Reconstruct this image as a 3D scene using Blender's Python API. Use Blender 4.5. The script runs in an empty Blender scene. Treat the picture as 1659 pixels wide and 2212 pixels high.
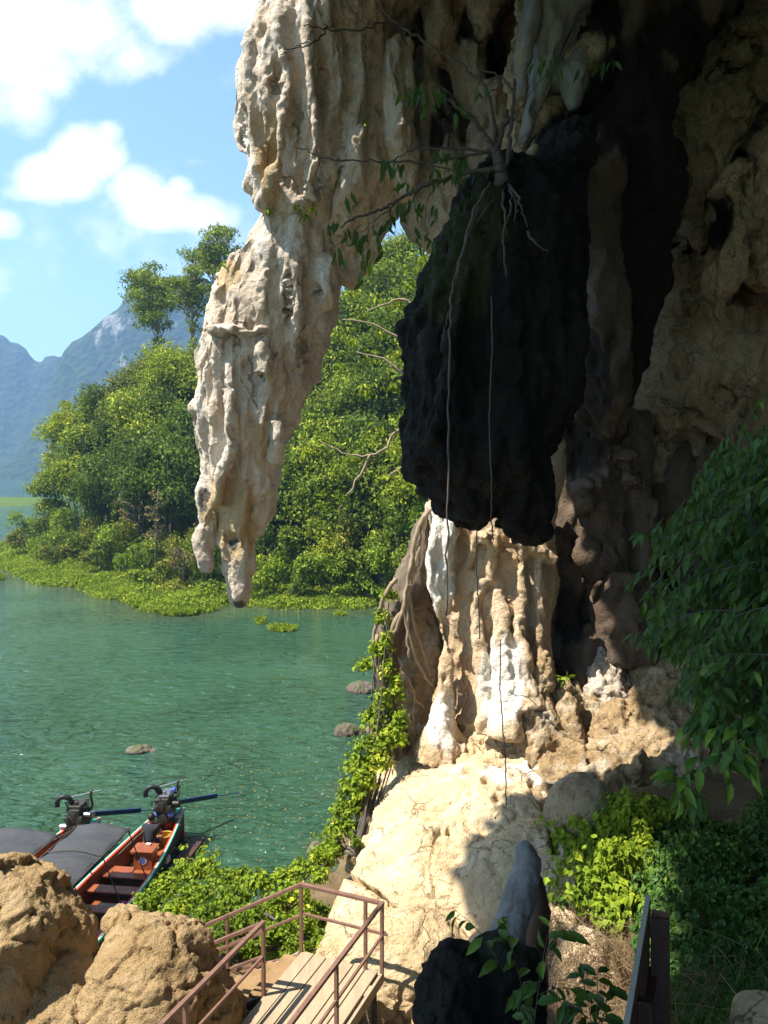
import bpy, bmesh, math, random
import numpy as np
from mathutils import Vector, Matrix
from mathutils.bvhtree import BVHTree
sc = bpy.context.scene
COL = sc.collection
# ------------------------------------------------------------------ camera, world, sun, exposure
F = 1660.0; CX = 829.5; CY = 1106.0; H = 10.0; TH = math.radians(2.97)
cam = bpy.data.objects.new('camera', bpy.data.cameras.new('camera')); COL.objects.link(cam)
cam.data.sensor_fit = 'HORIZONTAL'; cam.data.sensor_width = 36.0; cam.data.lens = 36.0 * F / 1659.0
cam.location = (0, 0, H); cam.rotation_euler = (math.pi/2 - TH, 0, 0)
cam.data.clip_start = 0.05; cam.data.clip_end = 9000
sc.camera = cam
SUN = Vector((-0.50, -0.15, 0.85)).normalized()
el = math.asin(SUN.z); az = math.atan2(SUN.x, SUN.y)
sun = bpy.data.objects.new('sun', bpy.data.lights.new('sun', 'SUN')); COL.objects.link(sun)
sun.data.energy = 5.0; sun.data.angle = math.radians(0.55); sun.data.color = (1.0, 0.93, 0.82)
sun.rotation_euler = SUN.to_track_quat('Z', 'Y').to_euler(); sun.location = (0, 0, 60)
sc.view_settings.view_transform = 'Standard'; sc.view_settings.look = 'None'
sc.view_settings.exposure = 1.35; sc.view_settings.gamma = 1.0
sc.cycles.max_bounces = 7; sc.cycles.diffuse_bounces = 4; sc.cycles.glossy_bounces = 3
sc.cycles.transmission_bounces = 4; sc.cycles.volume_bounces = 0; sc.cycles.transparent_max_bounces = 6
sc.cycles.use_denoising = True; sc.cycles.caustics_reflective = False; sc.cycles.caustics_refractive = False

def rayc(px, py):
    a = (px-CX)/F; b = (CY-py)/F
    return a, math.cos(TH)+b*math.sin(TH), -math.sin(TH)+b*math.cos(TH)
def P(px, py, d):                       # the point seen at a spot of the view, d metres ahead
    x, y, z = rayc(px, py); return Vector((x*d/y, d, H+z*d/y))
def G(px, py, z=0.0):                   # the point at height z
    x, y, c = rayc(px, py); d = (z-H)/c; return Vector((x*d, y*d, z))

W = bpy.data.worlds.new('World'); sc.world = W; W.use_nodes = True
nt = W.node_tree; nt.nodes.clear(); NN = nt.nodes.new; LK = nt.links.new
wo = NN('ShaderNodeOutputWorld'); bg = NN('ShaderNodeBackground'); sky = NN('ShaderNodeTexSky')
sky.sky_type = 'NISHITA'; sky.sun_disc = False; sky.sun_elevation = el; sky.sun_rotation = az % (2*math.pi)
sky.altitude = 200; sky.air_density = 1.0; sky.dust_density = 0.6; sky.ozone_density = 1.3
bg.inputs['Strength'].default_value = 0.078
tc = NN('ShaderNodeTexCoord'); sep = NN('ShaderNodeSeparateXYZ'); LK(tc.outputs['Generated'], sep.inputs[0])
def wm(op, a, b=None, clamp=False):
    n = NN('ShaderNodeMath'); n.operation = op; n.use_clamp = clamp
    for i, v in enumerate((a, b)):
        if v is None: continue
        if isinstance(v, (int, float)): n.inputs[i].default_value = v
        else: LK(v, n.inputs[i])
    return n.outputs[0]
yy = wm('MAXIMUM', wm('ABSOLUTE', sep.outputs['Y']), 0.08)
cu = wm('DIVIDE', sep.outputs['X'], yy); cv = wm('DIVIDE', sep.outputs['Z'], yy)
cb = NN('ShaderNodeCombineXYZ'); LK(cu, cb.inputs[0]); LK(cv, cb.inputs[1]); LK(wm('MULTIPLY', wm('SIGN', sep.outputs['Y']), 3.0), cb.inputs[2])
nz = NN('ShaderNodeTexNoise'); nz.inputs['Scale'].default_value = 5.5; nz.inputs['Detail'].default_value = 9; nz.inputs['Roughness'].default_value = 0.58; LK(cb.outputs[0], nz.inputs['Vector'])
nz2 = NN('ShaderNodeTexNoise'); nz2.inputs['Scale'].default_value = 13; nz2.inputs['Detail'].default_value = 8; nz2.inputs['Roughness'].default_value = 0.6; LK(cb.outputs[0], nz2.inputs['Vector'])
# cloud banks: (direction of the middle, half widths); the rest of the sky gets scattered ones from noise
blobs = [((50, 90), 180, 150, 1.2), ((200, 60), 160, 120, 1.2), ((340, 40), 150, 80, 1.1), ((480, 20), 120, 60, 1.1), ((280,120),100,70,1.0), ((30, 230), 100, 75, 1.0), ((250, 130), 90, 65, .8), ((340, 110), 60, 50, .65),
         ((190, 330), 85, 75, 1.3), ((120, 385), 110, 58, 1.2), ((225, 290), 45, 35, .9), ((60, 410), 60, 28, .8), ((290, 400), 70, 45, .75), ((360, 450), 100, 52, 1.2), ((440, 460), 82, 46, 1.15), ((390, 405), 35, 28, .8), ((0, 485), 55, 35, .95), ((-20, 600), 50, 60, .6), ((430,350),35,12,.35)]
acc = None
for (c, rx, ry, w) in blobs:
    x, y, z = rayc(*c); x2, y2, z2 = rayc(c[0]+rx, c[1]); x3, y3, z3 = rayc(c[0], c[1]-ry)
    u0, v0 = x/y, z/y; su = 1/(x2/y2-u0); sv = 1/(z3/y3-v0)
    du = wm('MULTIPLY', wm('SUBTRACT', cu, u0), su); dv = wm('MULTIPLY', wm('SUBTRACT', cv, v0), sv)
    r2 = wm('ADD', wm('MULTIPLY', du, du), wm('MULTIPLY', dv, dv))
    g = wm('MULTIPLY', wm('SUBTRACT', 1.25, r2), w*0.5); g = wm('MAXIMUM', g, 0.0)
    acc = g if acc is None else wm('MAXIMUM', acc, g)
fr = wm('GREATER_THAN', sep.outputs['Y'], 0.0)
acc = wm('MULTIPLY', acc, fr)
nn = wm('ADD', wm('MULTIPLY', wm('SUBTRACT', nz.outputs['Fac'], 0.5), 1.5), wm('MULTIPLY', wm('SUBTRACT', nz2.outputs['Fac'], 0.5), 1.0))
dens = wm('ADD', acc, nn)
els = wm('MAXIMUM', wm('SUBTRACT', 0.06, acc), 0.0)
mr = NN('ShaderNodeMapRange'); mr.interpolation_type = 'SMOOTHSTEP'; LK(dens, mr.inputs[0]); mr.inputs[1].default_value = 0.0; mr.inputs[2].default_value = 0.72
mr2 = NN('ShaderNodeMapRange'); LK(dens, mr2.inputs[0]); mr2.inputs[1].default_value = 0.3; mr2.inputs[2].default_value = 1.0; mr2.inputs[3].default_value = 1.0; mr2.inputs[4].default_value = 0.90
cm = NN('ShaderNodeMix'); cm.data_type = 'RGBA'; LK(mr.outputs[0], cm.inputs[0])
tint = NN('ShaderNodeMix'); tint.data_type = 'RGBA'; tint.blend_type = 'MULTIPLY'; tint.inputs[0].default_value = 1
LK(sky.outputs[0], tint.inputs[6]); tint.inputs[7].default_value = (1.30, 1.48, 1.42, 1)
LK(tint.outputs[2], cm.inputs[6])
cc = NN('ShaderNodeCombineColor'); 
cw = wm('MULTIPLY', mr2.outputs[0], 8.2)
LK(cw, cc.inputs[0]); LK(cw, cc.inputs[1]); LK(wm('MULTIPLY', cw, 1.02), cc.inputs[2])
LK(cc.outputs[0], cm.inputs[7]); LK(cm.outputs[2], bg.inputs['Color']); LK(bg.outputs[0], wo.inputs[0])

# ------------------------------------------------------------------ helpers: noise
_r = np.random.RandomState(7)
_perm = _r.permutation(256); _perm = np.concatenate([_perm, _perm, _perm])
_g = _r.normal(size=(256, 3)); _g /= np.linalg.norm(_g, axis=1)[:, None]
def pn(p):
    p = np.asarray(p, float); i = np.floor(p).astype(int); f = p-i; u = f*f*f*(f*(f*6-15)+10); i &= 255
    out = 0
    for dx in (0, 1):
        wx = u[:, 0] if dx else 1-u[:, 0]
        for dy in (0, 1):
            wy = u[:, 1] if dy else 1-u[:, 1]
            for dz in (0, 1):
                wz = u[:, 2] if dz else 1-u[:, 2]
                h = _perm[_perm[_perm[(i[:, 0]+dx) & 255]+((i[:, 1]+dy) & 255)]+((i[:, 2]+dz) & 255)]
                gg = _g[h]
                out = out + wx*wy*wz*(gg[:, 0]*(f[:, 0]-dx)+gg[:, 1]*(f[:, 1]-dy)+gg[:, 2]*(f[:, 2]-dz))
    return out*1.6
def fbm(p, s=1.0, o=4, st=(1, 1, 1), off=0.0, gain=0.5):
    q = np.asarray(p)*np.array(st)*s+off; a = 1.0; t = 0
    for k in range(o):
        t = t+a*pn(q); a *= gain; q = q*2.03+11.7
    return t
def ridge(p, s=1.0, st=(1, 1, 1), off=0.0, o=2):
    q = np.asarray(p)*np.array(st)*s+off; a = 1.0; t = 0
    for k in range(o):
        t = t+a*(1-2*np.abs(pn(q))); a *= .5; q = q*2.1+5.3
    return t
def facet(p, s, off=0.0, sq=(1, 1, 1)):
    q = np.asarray(p)*np.array(sq)*s+off; c = np.floor(q).astype(int); best = np.full(len(q), 9.); out = np.zeros(len(q))
    for dx in (-1, 0, 1):
        for dy in (-1, 0, 1):
            for dz in (-1, 0, 1):
                k = c+np.array([dx, dy, dz]); h = _perm[_perm[_perm[k[:, 0] & 255]+(k[:, 1] & 255)]+(k[:, 2] & 255)]; fp = k+.5+.45*_g[h]; v = q-fp; d = (v*v).sum(1); m = d < best
                best = np.where(m, d, best); out = np.where(m, (v*_g[(h+57) & 255]).sum(1)+.5*_g[(h+91) & 255][:, 0], out)
    return out
def smooth01(x): x = np.clip(x, 0, 1); return x*x*(3-2*x)
# ------------------------------------------------------------------ helpers: meshes and objects
def mesh_np(name, V, Fs, smooth=True):
    me = bpy.data.meshes.new(name); V = np.asarray(V, np.float32)
    me.vertices.add(len(V)); me.vertices.foreach_set('co', V.ravel())
    if isinstance(Fs, np.ndarray):
        n, k = Fs.shape; flat = Fs.astype(np.int32).ravel(); starts = np.arange(n, dtype=np.int32)*k; tot = np.full(n, k, np.int32)
    else:
        tot = np.array([len(f) for f in Fs], np.int32); flat = np.concatenate([np.asarray(f, np.int32) for f in Fs]); starts = np.concatenate([[0], np.cumsum(tot)[:-1]]).astype(np.int32); n = len(Fs)
    me.loops.add(len(flat)); me.loops.foreach_set('vertex_index', flat)
    me.polygons.add(n); me.polygons.foreach_set('loop_start', starts); me.polygons.foreach_set('loop_total', tot)
    me.polygons.foreach_set('use_smooth', np.full(n, smooth, bool))
    me.update(calc_edges=True); return me
def attr(me, name, vals):
    a = me.attributes.new(name, 'FLOAT', 'POINT'); a.data.foreach_set('value', np.asarray(vals, np.float32))
def link(name, me, mat=None, parent=None, loc=None):
    o = bpy.data.objects.new(name, me); COL.objects.link(o)
    if mat is not None and me is not None: me.materials.append(mat)
    if parent is not None: o.parent = parent
    if loc is not None: o.location = loc
    return o
def tag(o, label=None, cat=None, group=None, kind=None):
    if label: o['label'] = label
    if cat: o['category'] = cat
    if group: o['group'] = group
    if kind: o['kind'] = kind
    return o
def empty(name, label, cat, loc=(0, 0, 0), group=None, rz=0.0):
    o = bpy.data.objects.new(name, None); COL.objects.link(o); o.location = loc; o.rotation_euler = (0, 0, rz); o.empty_display_size = .2
    return tag(o, label, cat, group)
class MB:
    def __init__(s): s.v = []; s.f = []; s.n = 0
    def add(s, V, Fs):
        s.v.append(np.asarray(V, float).reshape(-1, 3)); s.f += [tuple(int(i)+s.n for i in f) for f in Fs]; s.n += len(s.v[-1]); return s
    def box(s, c, d, R=None):
        c = np.array(c, float); h = np.array(d, float)/2
        V = np.array([[x, y, z] for x in (-1, 1) for y in (-1, 1) for z in (-1, 1)])*h
        if R is not None: V = V@np.array(R).T
        return s.add(V+c, [(0, 1, 3, 2), (4, 6, 7, 5), (0, 4, 5, 1), (2, 3, 7, 6), (0, 2, 6, 4), (1, 5, 7, 3)])
    def bar(s, a, b, w, h, up=(0, 0, 1)):
        a = Vector(a); b = Vector(b); t = (b-a).normalized(); x = t.cross(Vector(up)).normalized(); u = x.cross(t)
        R = np.array([[t.x, x.x, u.x], [t.y, x.y, u.y], [t.z, x.z, u.z]])
        return s.box((a+b)/2, ((b-a).length, w, h), R)
    def tube(s, pts, rad, n=8, cap=True):
        V, Fs = tube_np(pts, rad, n, cap); return s.add(V, Fs)
    def cyl(s, a, b, r, n=16, r2=None): return s.tube([a, b], [r, r if r2 is None else r2], n)
    def build(s, name, mat, parent=None, smooth=False, bevel=0):
        me = mesh_np(name, np.concatenate(s.v), s.f, smooth); o = link(name, me, mat, parent)
        if bevel:
            m = o.modifiers.new('b', 'BEVEL'); m.width = bevel; m.segments = 2; m.limit_method = 'ANGLE'
        return o
def tube_np(pts, rad, n=8, cap=True):
    pts = [Vector(p) for p in pts]; m = len(pts)
    if isinstance(rad, (int, float)): rad = [rad]*m
    V = []; x = None
    for i in range(m):
        t = (pts[min(i+1, m-1)]-pts[max(i-1, 0)]).normalized()
        if x is None: x = t.orthogonal().normalized()
        x = (x-t*x.dot(t)).normalized(); y = t.cross(x)
        for k in range(n):
            a = 2*math.pi*k/n; V.append(pts[i]+(x*math.cos(a)+y*math.sin(a))*rad[i])
    Fs = [(i*n+k, i*n+(k+1) % n, (i+1)*n+(k+1) % n, (i+1)*n+k) for i in range(m-1) for k in range(n)]
    if cap: Fs += [tuple(range(n-1, -1, -1)), tuple((m-1)*n+k for k in range(n))]
    return np.array([tuple(v) for v in V]), Fs
def smoothpath(pts, sub=5, jit=0.0, rng=None):
    pts = [Vector(p) for p in pts]; out = []
    for i in range(len(pts)-1):
        p0 = pts[max(i-1, 0)]; p1 = pts[i]; p2 = pts[i+1]; p3 = pts[min(i+2, len(pts)-1)]
        for k in range(sub):
            t = k/sub; q = 0.5*((2*p1)+(-p0+p2)*t+(2*p0-5*p1+4*p2-p3)*t*t+(-p0+3*p1-3*p2+p3)*t**3)
            if jit and (i or k): q = q+Vector(rng.normal(size=3))*jit
            out.append(q)
    out.append(pts[-1]); return out
# ------------------------------------------------------------------ helpers: rock
def loft(rows, n=36, step=14, wob=0.0):
    """rows: (py, x_left, x_right, distance, depth radius) -> closed body of horizontal elliptical sections"""
    rows = sorted(rows); r = np.array(rows, float)
    py = np.arange(r[0, 0], r[-1, 0]+.01, step); 
    if py[-1] < r[-1, 0]: py = np.append(py, r[-1, 0])
    cols = [np.interp(py, r[:, 0], r[:, k]) for k in range(1, 5)]
    V = []
    for i, y in enumerate(py):
        a = P(cols[0][i], y, cols[2][i]); b = P(cols[1][i], y, cols[2][i]); c = (a+b)/2; rx = max((b-a).length/2, .01); ry = cols[3][i]
        for k in range(n):
            t = 2*math.pi*k/n; V.append((c.x+rx*math.cos(t), c.y+ry*math.sin(t), c.z))
    m = len(py); Fs = [(i*n+k, (i+1)*n+k, (i+1)*n+(k+1) % n, i*n+(k+1) % n) for i in range(m-1) for k in range(n)]
    Fs += [tuple(range(n)), tuple((m-1)*n+k for k in range(n-1, -1, -1))]
    return np.array(V), Fs
def rib(pts, ry=None, n=12):
    """pts: (px, py, half width px, distance) -> a rounded rib or drape along them"""
    pp = [P(p[0], p[1], p[3]) for p in pts]; rr = [p[2]*p[3]/F for p in pts]
    q = smoothpath(pp, 4); s = np.interp(np.linspace(0, len(pts)-1, len(q)), range(len(pts)), rr)
    return tube_np(q, list(s), n)
def ell(c, r, rot=None, n=24, m=16):
    V = [(0, 0, 1)]
    for i in range(1, m):
        a = math.pi*i/m
        for k in range(n):
            t = 2*math.pi*k/n; V.append((math.sin(a)*math.cos(t), math.sin(a)*math.sin(t), math.cos(a)))
    V.append((0, 0, -1)); V = np.array(V)*np.array(r)
    if rot is not None: V = V@np.array(Matrix.Rotation(rot[0], 3, 'X')@Matrix.Rotation(rot[1], 3, 'Y')@Matrix.Rotation(rot[2], 3, 'Z')).T
    Fs = [(0, 1+k, 1+(k+1) % n) for k in range(n)]
    for i in range(m-2): Fs += [(1+i*n+k, 1+(i+1)*n+k, 1+(i+1)*n+(k+1) % n, 1+i*n+(k+1) % n) for k in range(n)]
    b = len(V)-1; Fs += [(b, 1+(m-2)*n+(k+1) % n, 1+(m-2)*n+k) for k in range(n)]
    return V+np.array(c), Fs
def pell(px, py, d, rx, ry, rz, rot=None):    # ellipsoid whose centre is seen at px,py; radii rx,rz in px, ry in m
    k = d/F; return ell(P(px, py, d), (rx*k, ry, rz*k), rot)
def remesh(shapes, voxel):
    mb = MB()
    for V, Fs in shapes: mb.add(V, Fs)
    me = mesh_np('tmp', np.concatenate(mb.v), mb.f); o = bpy.data.objects.new('tmp', me); COL.objects.link(o)
    m = o.modifiers.new('r', 'REMESH'); m.mode = 'VOXEL'; m.voxel_size = voxel; m.adaptivity = 0
    dg = bpy.context.evaluated_depsgraph_get(); dg.update(); ev = o.evaluated_get(dg); me2 = ev.to_mesh()
    V = np.empty(len(me2.vertices)*3, np.float32); me2.vertices.foreach_get('co', V)
    Q = np.empty(len(me2.loops), np.int32); me2.loops.foreach_get('vertex_index', Q)
    T = np.empty(len(me2.polygons), np.int32); me2.polygons.foreach_get('loop_total', T)
    ev.to_mesh_clear(); bpy.data.objects.remove(o); bpy.data.meshes.remove(me)
    assert (T == 4).all()
    return V.reshape(-1, 3).astype(float), Q.reshape(-1, 4)
def relax(V, Q, it, lam=.6):
    a = np.concatenate([Q[:, 0], Q[:, 1], Q[:, 2], Q[:, 3]]); b = np.concatenate([Q[:, 1], Q[:, 2], Q[:, 3], Q[:, 0]])
    n = len(V); cnt = np.bincount(a, minlength=n)+np.bincount(b, minlength=n)
    for _ in range(it):
        S = np.stack([np.bincount(a, V[b, k], n)+np.bincount(b, V[a, k], n) for k in range(3)], 1)
        V = V+lam*(S/np.maximum(cnt, 1)[:, None]-V)
    return V
def normals(V, Q):
    n = np.cross(V[Q[:, 2]]-V[Q[:, 0]], V[Q[:, 3]]-V[Q[:, 1]]); N = np.zeros_like(V)
    for k in range(4):
        for c in range(3): N[:, c] += np.bincount(Q[:, k], n[:, c], len(V))
    return N/np.maximum(np.linalg.norm(N, axis=1), 1e-9)[:, None]
ROCKS = {}
def rock(name, shapes, voxel, disp, mat, it=4, label=None, cat=None, group=None, kind=None, stain=None, parent=None, soot=None):
    V, Q = remesh(shapes, voxel); V = relax(V, Q, it)
    for dfn in (disp if isinstance(disp, (list, tuple)) else [disp]):
        N = normals(V, Q); V = V+N*dfn(V, N)[:, None]
    V = relax(V, Q, 1, .3)
    me = mesh_np(name, V, Q); N = normals(V, Q)
    attr(me, 'stain', stain(V, N) if stain else np.zeros(len(V)))
    if soot: attr(me, 'soot', soot(V, N))
    o = link(name, me, mat, parent); tag(o, label, cat, group, kind); ROCKS[name] = (V, Q)
    print('rock', name, len(V)); return o
# ------------------------------------------------------------------ materials
class NT:
    def __init__(s, name):
        s.m = bpy.data.materials.new(name); s.m.use_nodes = True; s.t = s.m.node_tree; s.t.nodes.clear()
        s.out = s.n('ShaderNodeOutputMaterial'); s.b = s.n('ShaderNodeBsdfPrincipled'); s.l(s.b.outputs[0], s.out.inputs[0])
    def n(s, t): return s.t.nodes.new(t)
    def l(s, a, b): s.t.links.new(a, b)
    def v(s, sock, val):
        if isinstance(val, bpy.types.NodeSocket): s.l(val, sock)
        else: sock.default_value = val
    def obj(s, scale=(1, 1, 1)):
        t = s.n('ShaderNodeTexCoord'); m = s.n('ShaderNodeMapping'); m.inputs['Scale'].default_value = scale; s.l(t.outputs['Object'], m.inputs[0]); return m.outputs[0]
    def noise(s, vec, scale, det=5, rough=.55, dist=0):
        t = s.n('ShaderNodeTexNoise'); s.l(vec, t.inputs['Vector']); t.inputs['Scale'].default_value = scale; t.inputs['Detail'].default_value = det; t.inputs['Roughness'].default_value = rough; t.inputs['Distortion'].default_value = dist; return t.outputs['Fac']
    def voro(s, vec, scale, feat='F1', rnd=1):
        t = s.n('ShaderNodeTexVoronoi'); t.feature = feat; s.l(vec, t.inputs['Vector']); t.inputs['Scale'].default_value = scale; t.inputs['Randomness'].default_value = rnd; return t.outputs['Distance']
    def ramp(s, f, stops):
        r = s.n('ShaderNodeValToRGB'); s.l(f, r.inputs[0]); e = r.color_ramp.elements
        while len(e) < len(stops): e.new(.5)
        for i, (p, c) in enumerate(stops): e[i].position = p; e[i].color = (*c, 1) if len(c) == 3 else c
        return r.outputs[0]
    def mr(s, f, a, b, c=0., d=1., sm=False):
        r = s.n('ShaderNodeMapRange'); s.l(f, r.inputs[0]); 
        if sm: r.interpolation_type = 'SMOOTHSTEP'
        for i, x in enumerate((a, b, c, d)): r.inputs[i+1].default_value = x
        return r.outputs[0]
    def mix(s, f, a, b, blend='MIX'):
        m = s.n('ShaderNodeMix'); m.data_type = 'RGBA'; m.blend_type = blend; s.v(m.inputs[0], f)
        s.v(m.inputs[6], a if not isinstance(a, tuple) or len(a) == 4 else (*a, 1)); s.v(m.inputs[7], b if not isinstance(b, tuple) or len(b) == 4 else (*b, 1)); return m.outputs[2]
    def math(s, op, a, b=0.0, clamp=False):
        m = s.n('ShaderNodeMath'); m.operation = op; m.use_clamp = clamp; s.v(m.inputs[0], a); s.v(m.inputs[1], b); return m.outputs[0]
    def attr(s, name):
        a = s.n('ShaderNodeAttribute'); a.attribute_name = name; return a.outputs['Fac']
    def bump(s, h, strength=.5, dist=.05, prev=None):
        b = s.n('ShaderNodeBump'); b.inputs['Strength'].default_value = strength; b.inputs['Distance'].default_value = dist; s.l(h, b.inputs['Height'])
        if prev: s.l(prev, b.inputs['Normal'])
        return b.outputs[0]
    def set(s, **k):
        for a, v in k.items():
            a = {'color': 'Base Color', 'rough': 'Roughness', 'metal': 'Metallic', 'normal': 'Normal', 'spec': 'Specular IOR Level', 'coat': 'Coat Weight', 'ior': 'IOR'}[a]
            if a == 'Base Color' and isinstance(v, tuple): v = (*v[:3], 1)
            s.v(s.b.inputs[a], v)
        return s.m
def rockmat(name, base, alt, light, dark, scale=1.0, streak=.5, stainc=(0.02, 0.018, 0.016), bumps=.6, moss=None, pits=.3, fine=1.0, crack=0.0):
    t = NT(name); o = t.obj(); os = t.obj((1.0, 1.0, .18))
    n1 = t.noise(o, .55*scale, 6, .6, .3); n2 = t.noise(o, 2.3*scale, 8, .65, .2); n3 = t.noise(os, 1.9*scale, 6, .6, .8); n4 = t.noise(o, 11*scale, 8, .7)
    c = t.mix(t.mr(n1, .38, .62, sm=True), base, alt)
    c = t.mix(t.mr(n3, .5, .68, 0, streak, True), c, light)
    c = t.mix(t.mr(n2, .52, .7, 0, .55, True), c, dark)
    n5 = t.noise(os, 4.5*scale, 7, .7, .4)
    c = t.mix(t.mr(n5, .56, .74, 0, .45*streak, True), c, dark)
    c = t.mix(t.mr(n4, .35, .7, 0, .35), c, dark)
    st = t.attr('stain'); st = t.math('ADD', st, t.math('MULTIPLY', t.math('SUBTRACT', t.noise(os, 2.2*scale, 6, .65), .5), .9)); st = t.mr(st, .38, .62, sm=True)
    gate = t.mr(t.attr('stain'), .02, .12); c = t.mix(t.math('MULTIPLY', st, gate), c, stainc)
    pt = t.voro(o, 6.5*scale); pm = t.mr(pt, .0, .16, 1, 0, True); pgate = t.mr(t.noise(o, 1.6*scale, 3), .5, .62, 0, pits); pm = t.math('MULTIPLY', pm, pgate)
    c = t.mix(pm, c, tuple(x*.35 for x in dark))
    if crack:
        wv = t.n('ShaderNodeVectorMath'); wv.operation = 'ADD'; t.l(o, wv.inputs[0]); nv = t.n('ShaderNodeTexNoise'); t.l(o, nv.inputs['Vector']); nv.inputs['Scale'].default_value = 1.6; nv.inputs['Detail'].default_value = 6; t.l(nv.outputs['Color'], wv.inputs[1])
        ce = t.voro(wv.outputs[0], .85, 'DISTANCE_TO_EDGE'); ck = t.math('MULTIPLY', t.mr(ce, .0, .018, 1, 0, True), t.mr(t.noise(o, 1.3, 3), .42, .6, 0, 1)); ce2 = t.voro(wv.outputs[0], 2.6, 'DISTANCE_TO_EDGE'); ck2 = t.math('MULTIPLY', t.mr(ce2, 0, .022, 1, 0, True), t.mr(t.noise(o, 2.2, 3), .55, .66, 0, 1)); ck = t.math('MAXIMUM', ck, ck2)
        c = t.mix(t.math('MULTIPLY', ck, crack), c, (.33, .19, .07))
    so = t.attr('soot'); so2 = t.mr(t.math('ADD', so, t.math('MULTIPLY', t.math('SUBTRACT', t.noise(o, 4., 6, .7), .5), 1.2)), .4, .65, sm=True); c = t.mix(t.math('MULTIPLY', so2, t.mr(so, .02, .12)), c, (.10, .085, .07))
    if moss: 
        geo = t.n('ShaderNodeNewGeometry'); sp = t.n('ShaderNodeSeparateXYZ'); t.l(geo.outputs['Normal'], sp.inputs[0])
        mm = t.math('MULTIPLY', t.mr(sp.outputs[2], .15, .8), t.mr(t.noise(o, 2.5, 7, .7), .45, .62)); c = t.mix(mm, c, moss)
    b1 = t.bump(t.noise(o, 5*scale, 10, .68, .3), bumps, .17/scale)
    b2 = t.bump(t.noise(o, 26*scale, 7, .7), bumps*.8*fine, .03/scale, b1)
    cr = t.voro(t.obj((1, 1, .8)), 13*scale, 'DISTANCE_TO_EDGE'); b3 = t.bump(t.mr(cr, 0, .2), bumps*.25, .02/scale, b2)
    hp = t.voro(o, 17*scale); b3 = t.bump(t.mr(hp, .05, .45), bumps*.5, .03/scale, b3)
    b4 = t.bump(t.math('SUBTRACT', 1, pm), 1.0, .06, b3)
    if crack: b4 = t.bump(t.math('SUBTRACT', 1, ck), 1.0, .05, b4)
    return t.set(color=c, rough=t.mr(n2, .3, .7, .75, .95), normal=b4, spec=.25)
M = {}
M['pale'] = rockmat('pale_limestone', (.62, .51, .39), (.72, .63, .52), (.85, .82, .76), (.26, .17, .105), 1.0, .7, (.50, .36, .20), .75, pits=.9, fine=1.3)
M['cave'] = rockmat('cave_limestone', (.47, .345, .20), (.58, .455, .285), (.68, .61, .50), (.12, .075, .04), .8, .55, (.014, .012, .011), .9, pits=.5)
M['upper'] = rockmat('upper_limestone', (.44, .34, .24), (.56, .48, .39), (.68, .65, .60), (.17, .12, .08), .9, .6, (.02, .018, .016), .9, pits=.5)
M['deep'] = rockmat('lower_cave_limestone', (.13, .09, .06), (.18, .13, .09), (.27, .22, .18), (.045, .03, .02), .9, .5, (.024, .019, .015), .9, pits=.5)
M['cream'] = rockmat('cream_limestone', (.62, .48, .29), (.70, .55, .34), (.76, .67, .52), (.42, .27, .13), .9, .5, (.82, .79, .74), .7, pits=.8, fine=.9, crack=.4)
M['ochre'] = rockmat('ochre_limestone', (.44, .30, .15), (.58, .43, .25), (.78, .71, .58), (.13, .08, .035), 1.2, .6, (.8, .74, .64), 1.0, pits=1.0, fine=1.2)
M['tan'] = rockmat('tan_limestone', (.60, .45, .26), (.66, .51, .31), (.76, .66, .48), (.42, .28, .13), 1.0, .4, (.8, .74, .64), .8, pits=.6, crack=.5)
M['golden'] = rockmat('golden_limestone', (.60, .43, .25), (.70, .54, .36), (.80, .72, .62), (.36, .21, .10), 1.0, .6, (.80, .74, .64), .8, pits=.5)
M['brown'] = rockmat('brown_rock', (.42, .285, .135), (.52, .37, .19), (.62, .49, .31), (.22, .13, .055), 1.7, .3, (.12, .08, .03), 1.0, pits=.3, fine=1.3)
M['black'] = rockmat('black_rock', (.010, .009, .008), (.020, .017, .013), (.060, .052, .042), (.004, .004, .004), 1.4, .5, (.035, .04, .012), 1.0, moss=(.028, .032, .008), pits=.4, fine=1.6)
M['grey'] = rockmat('grey_rock', (.19, .18, .165), (.25, .24, .225), (.32, .31, .30), (.10, .09, .085), 2.0, .5, (.10, .06, .04), .35, pits=.1, fine=.7)
M['shore'] = rockmat('shore_rock', (.13, .10, .075), (.18, .15, .11), (.26, .23, .19), (.05, .04, .03), 1.6, .5, (.05, .07, .02), .8, moss=(.07, .10, .02))

def leafmat(name, dark, light, yellow=None, trans=.28, rough=.62, spec=.18):
    t = NT(name); a = t.attr('tint'); stops = [(0, dark), (.85, light)]
    if yellow: stops.append((1.0, yellow))
    c = t.ramp(a, stops); t.set(color=c, rough=rough, spec=spec)
    tr = t.n('ShaderNodeBsdfTranslucent'); c2 = t.mix(.5, c, (.30, .42, .03), 'MIX'); c2 = t.mix(1.0, c2, (.62, .62, .62), 'MULTIPLY'); t.l(c2, tr.inputs[0])
    mx = t.n('ShaderNodeMixShader'); mx.inputs[0].default_value = trans; t.l(t.b.outputs[0], mx.inputs[1]); t.l(tr.outputs[0], mx.inputs[2]); t.l(mx.outputs[0], t.out.inputs[0])
    return t.m
M['leaf_mid'] = leafmat('forest_leaves', (.038, .070, .008), (.30, .37, .028), (.56, .55, .05))
M['leaf_dark'] = leafmat('dark_forest_leaves', (.018, .042, .007), (.15, .22, .022))
M['leaf_yel'] = leafmat('bright_leaves', (.10, .15, .012), (.42, .47, .03), (.62, .60, .06), .4)
M['leaf_grass'] = leafmat('bank_grass', (.13, .20, .018), (.38, .46, .035), (.52, .55, .05), .4)
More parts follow.
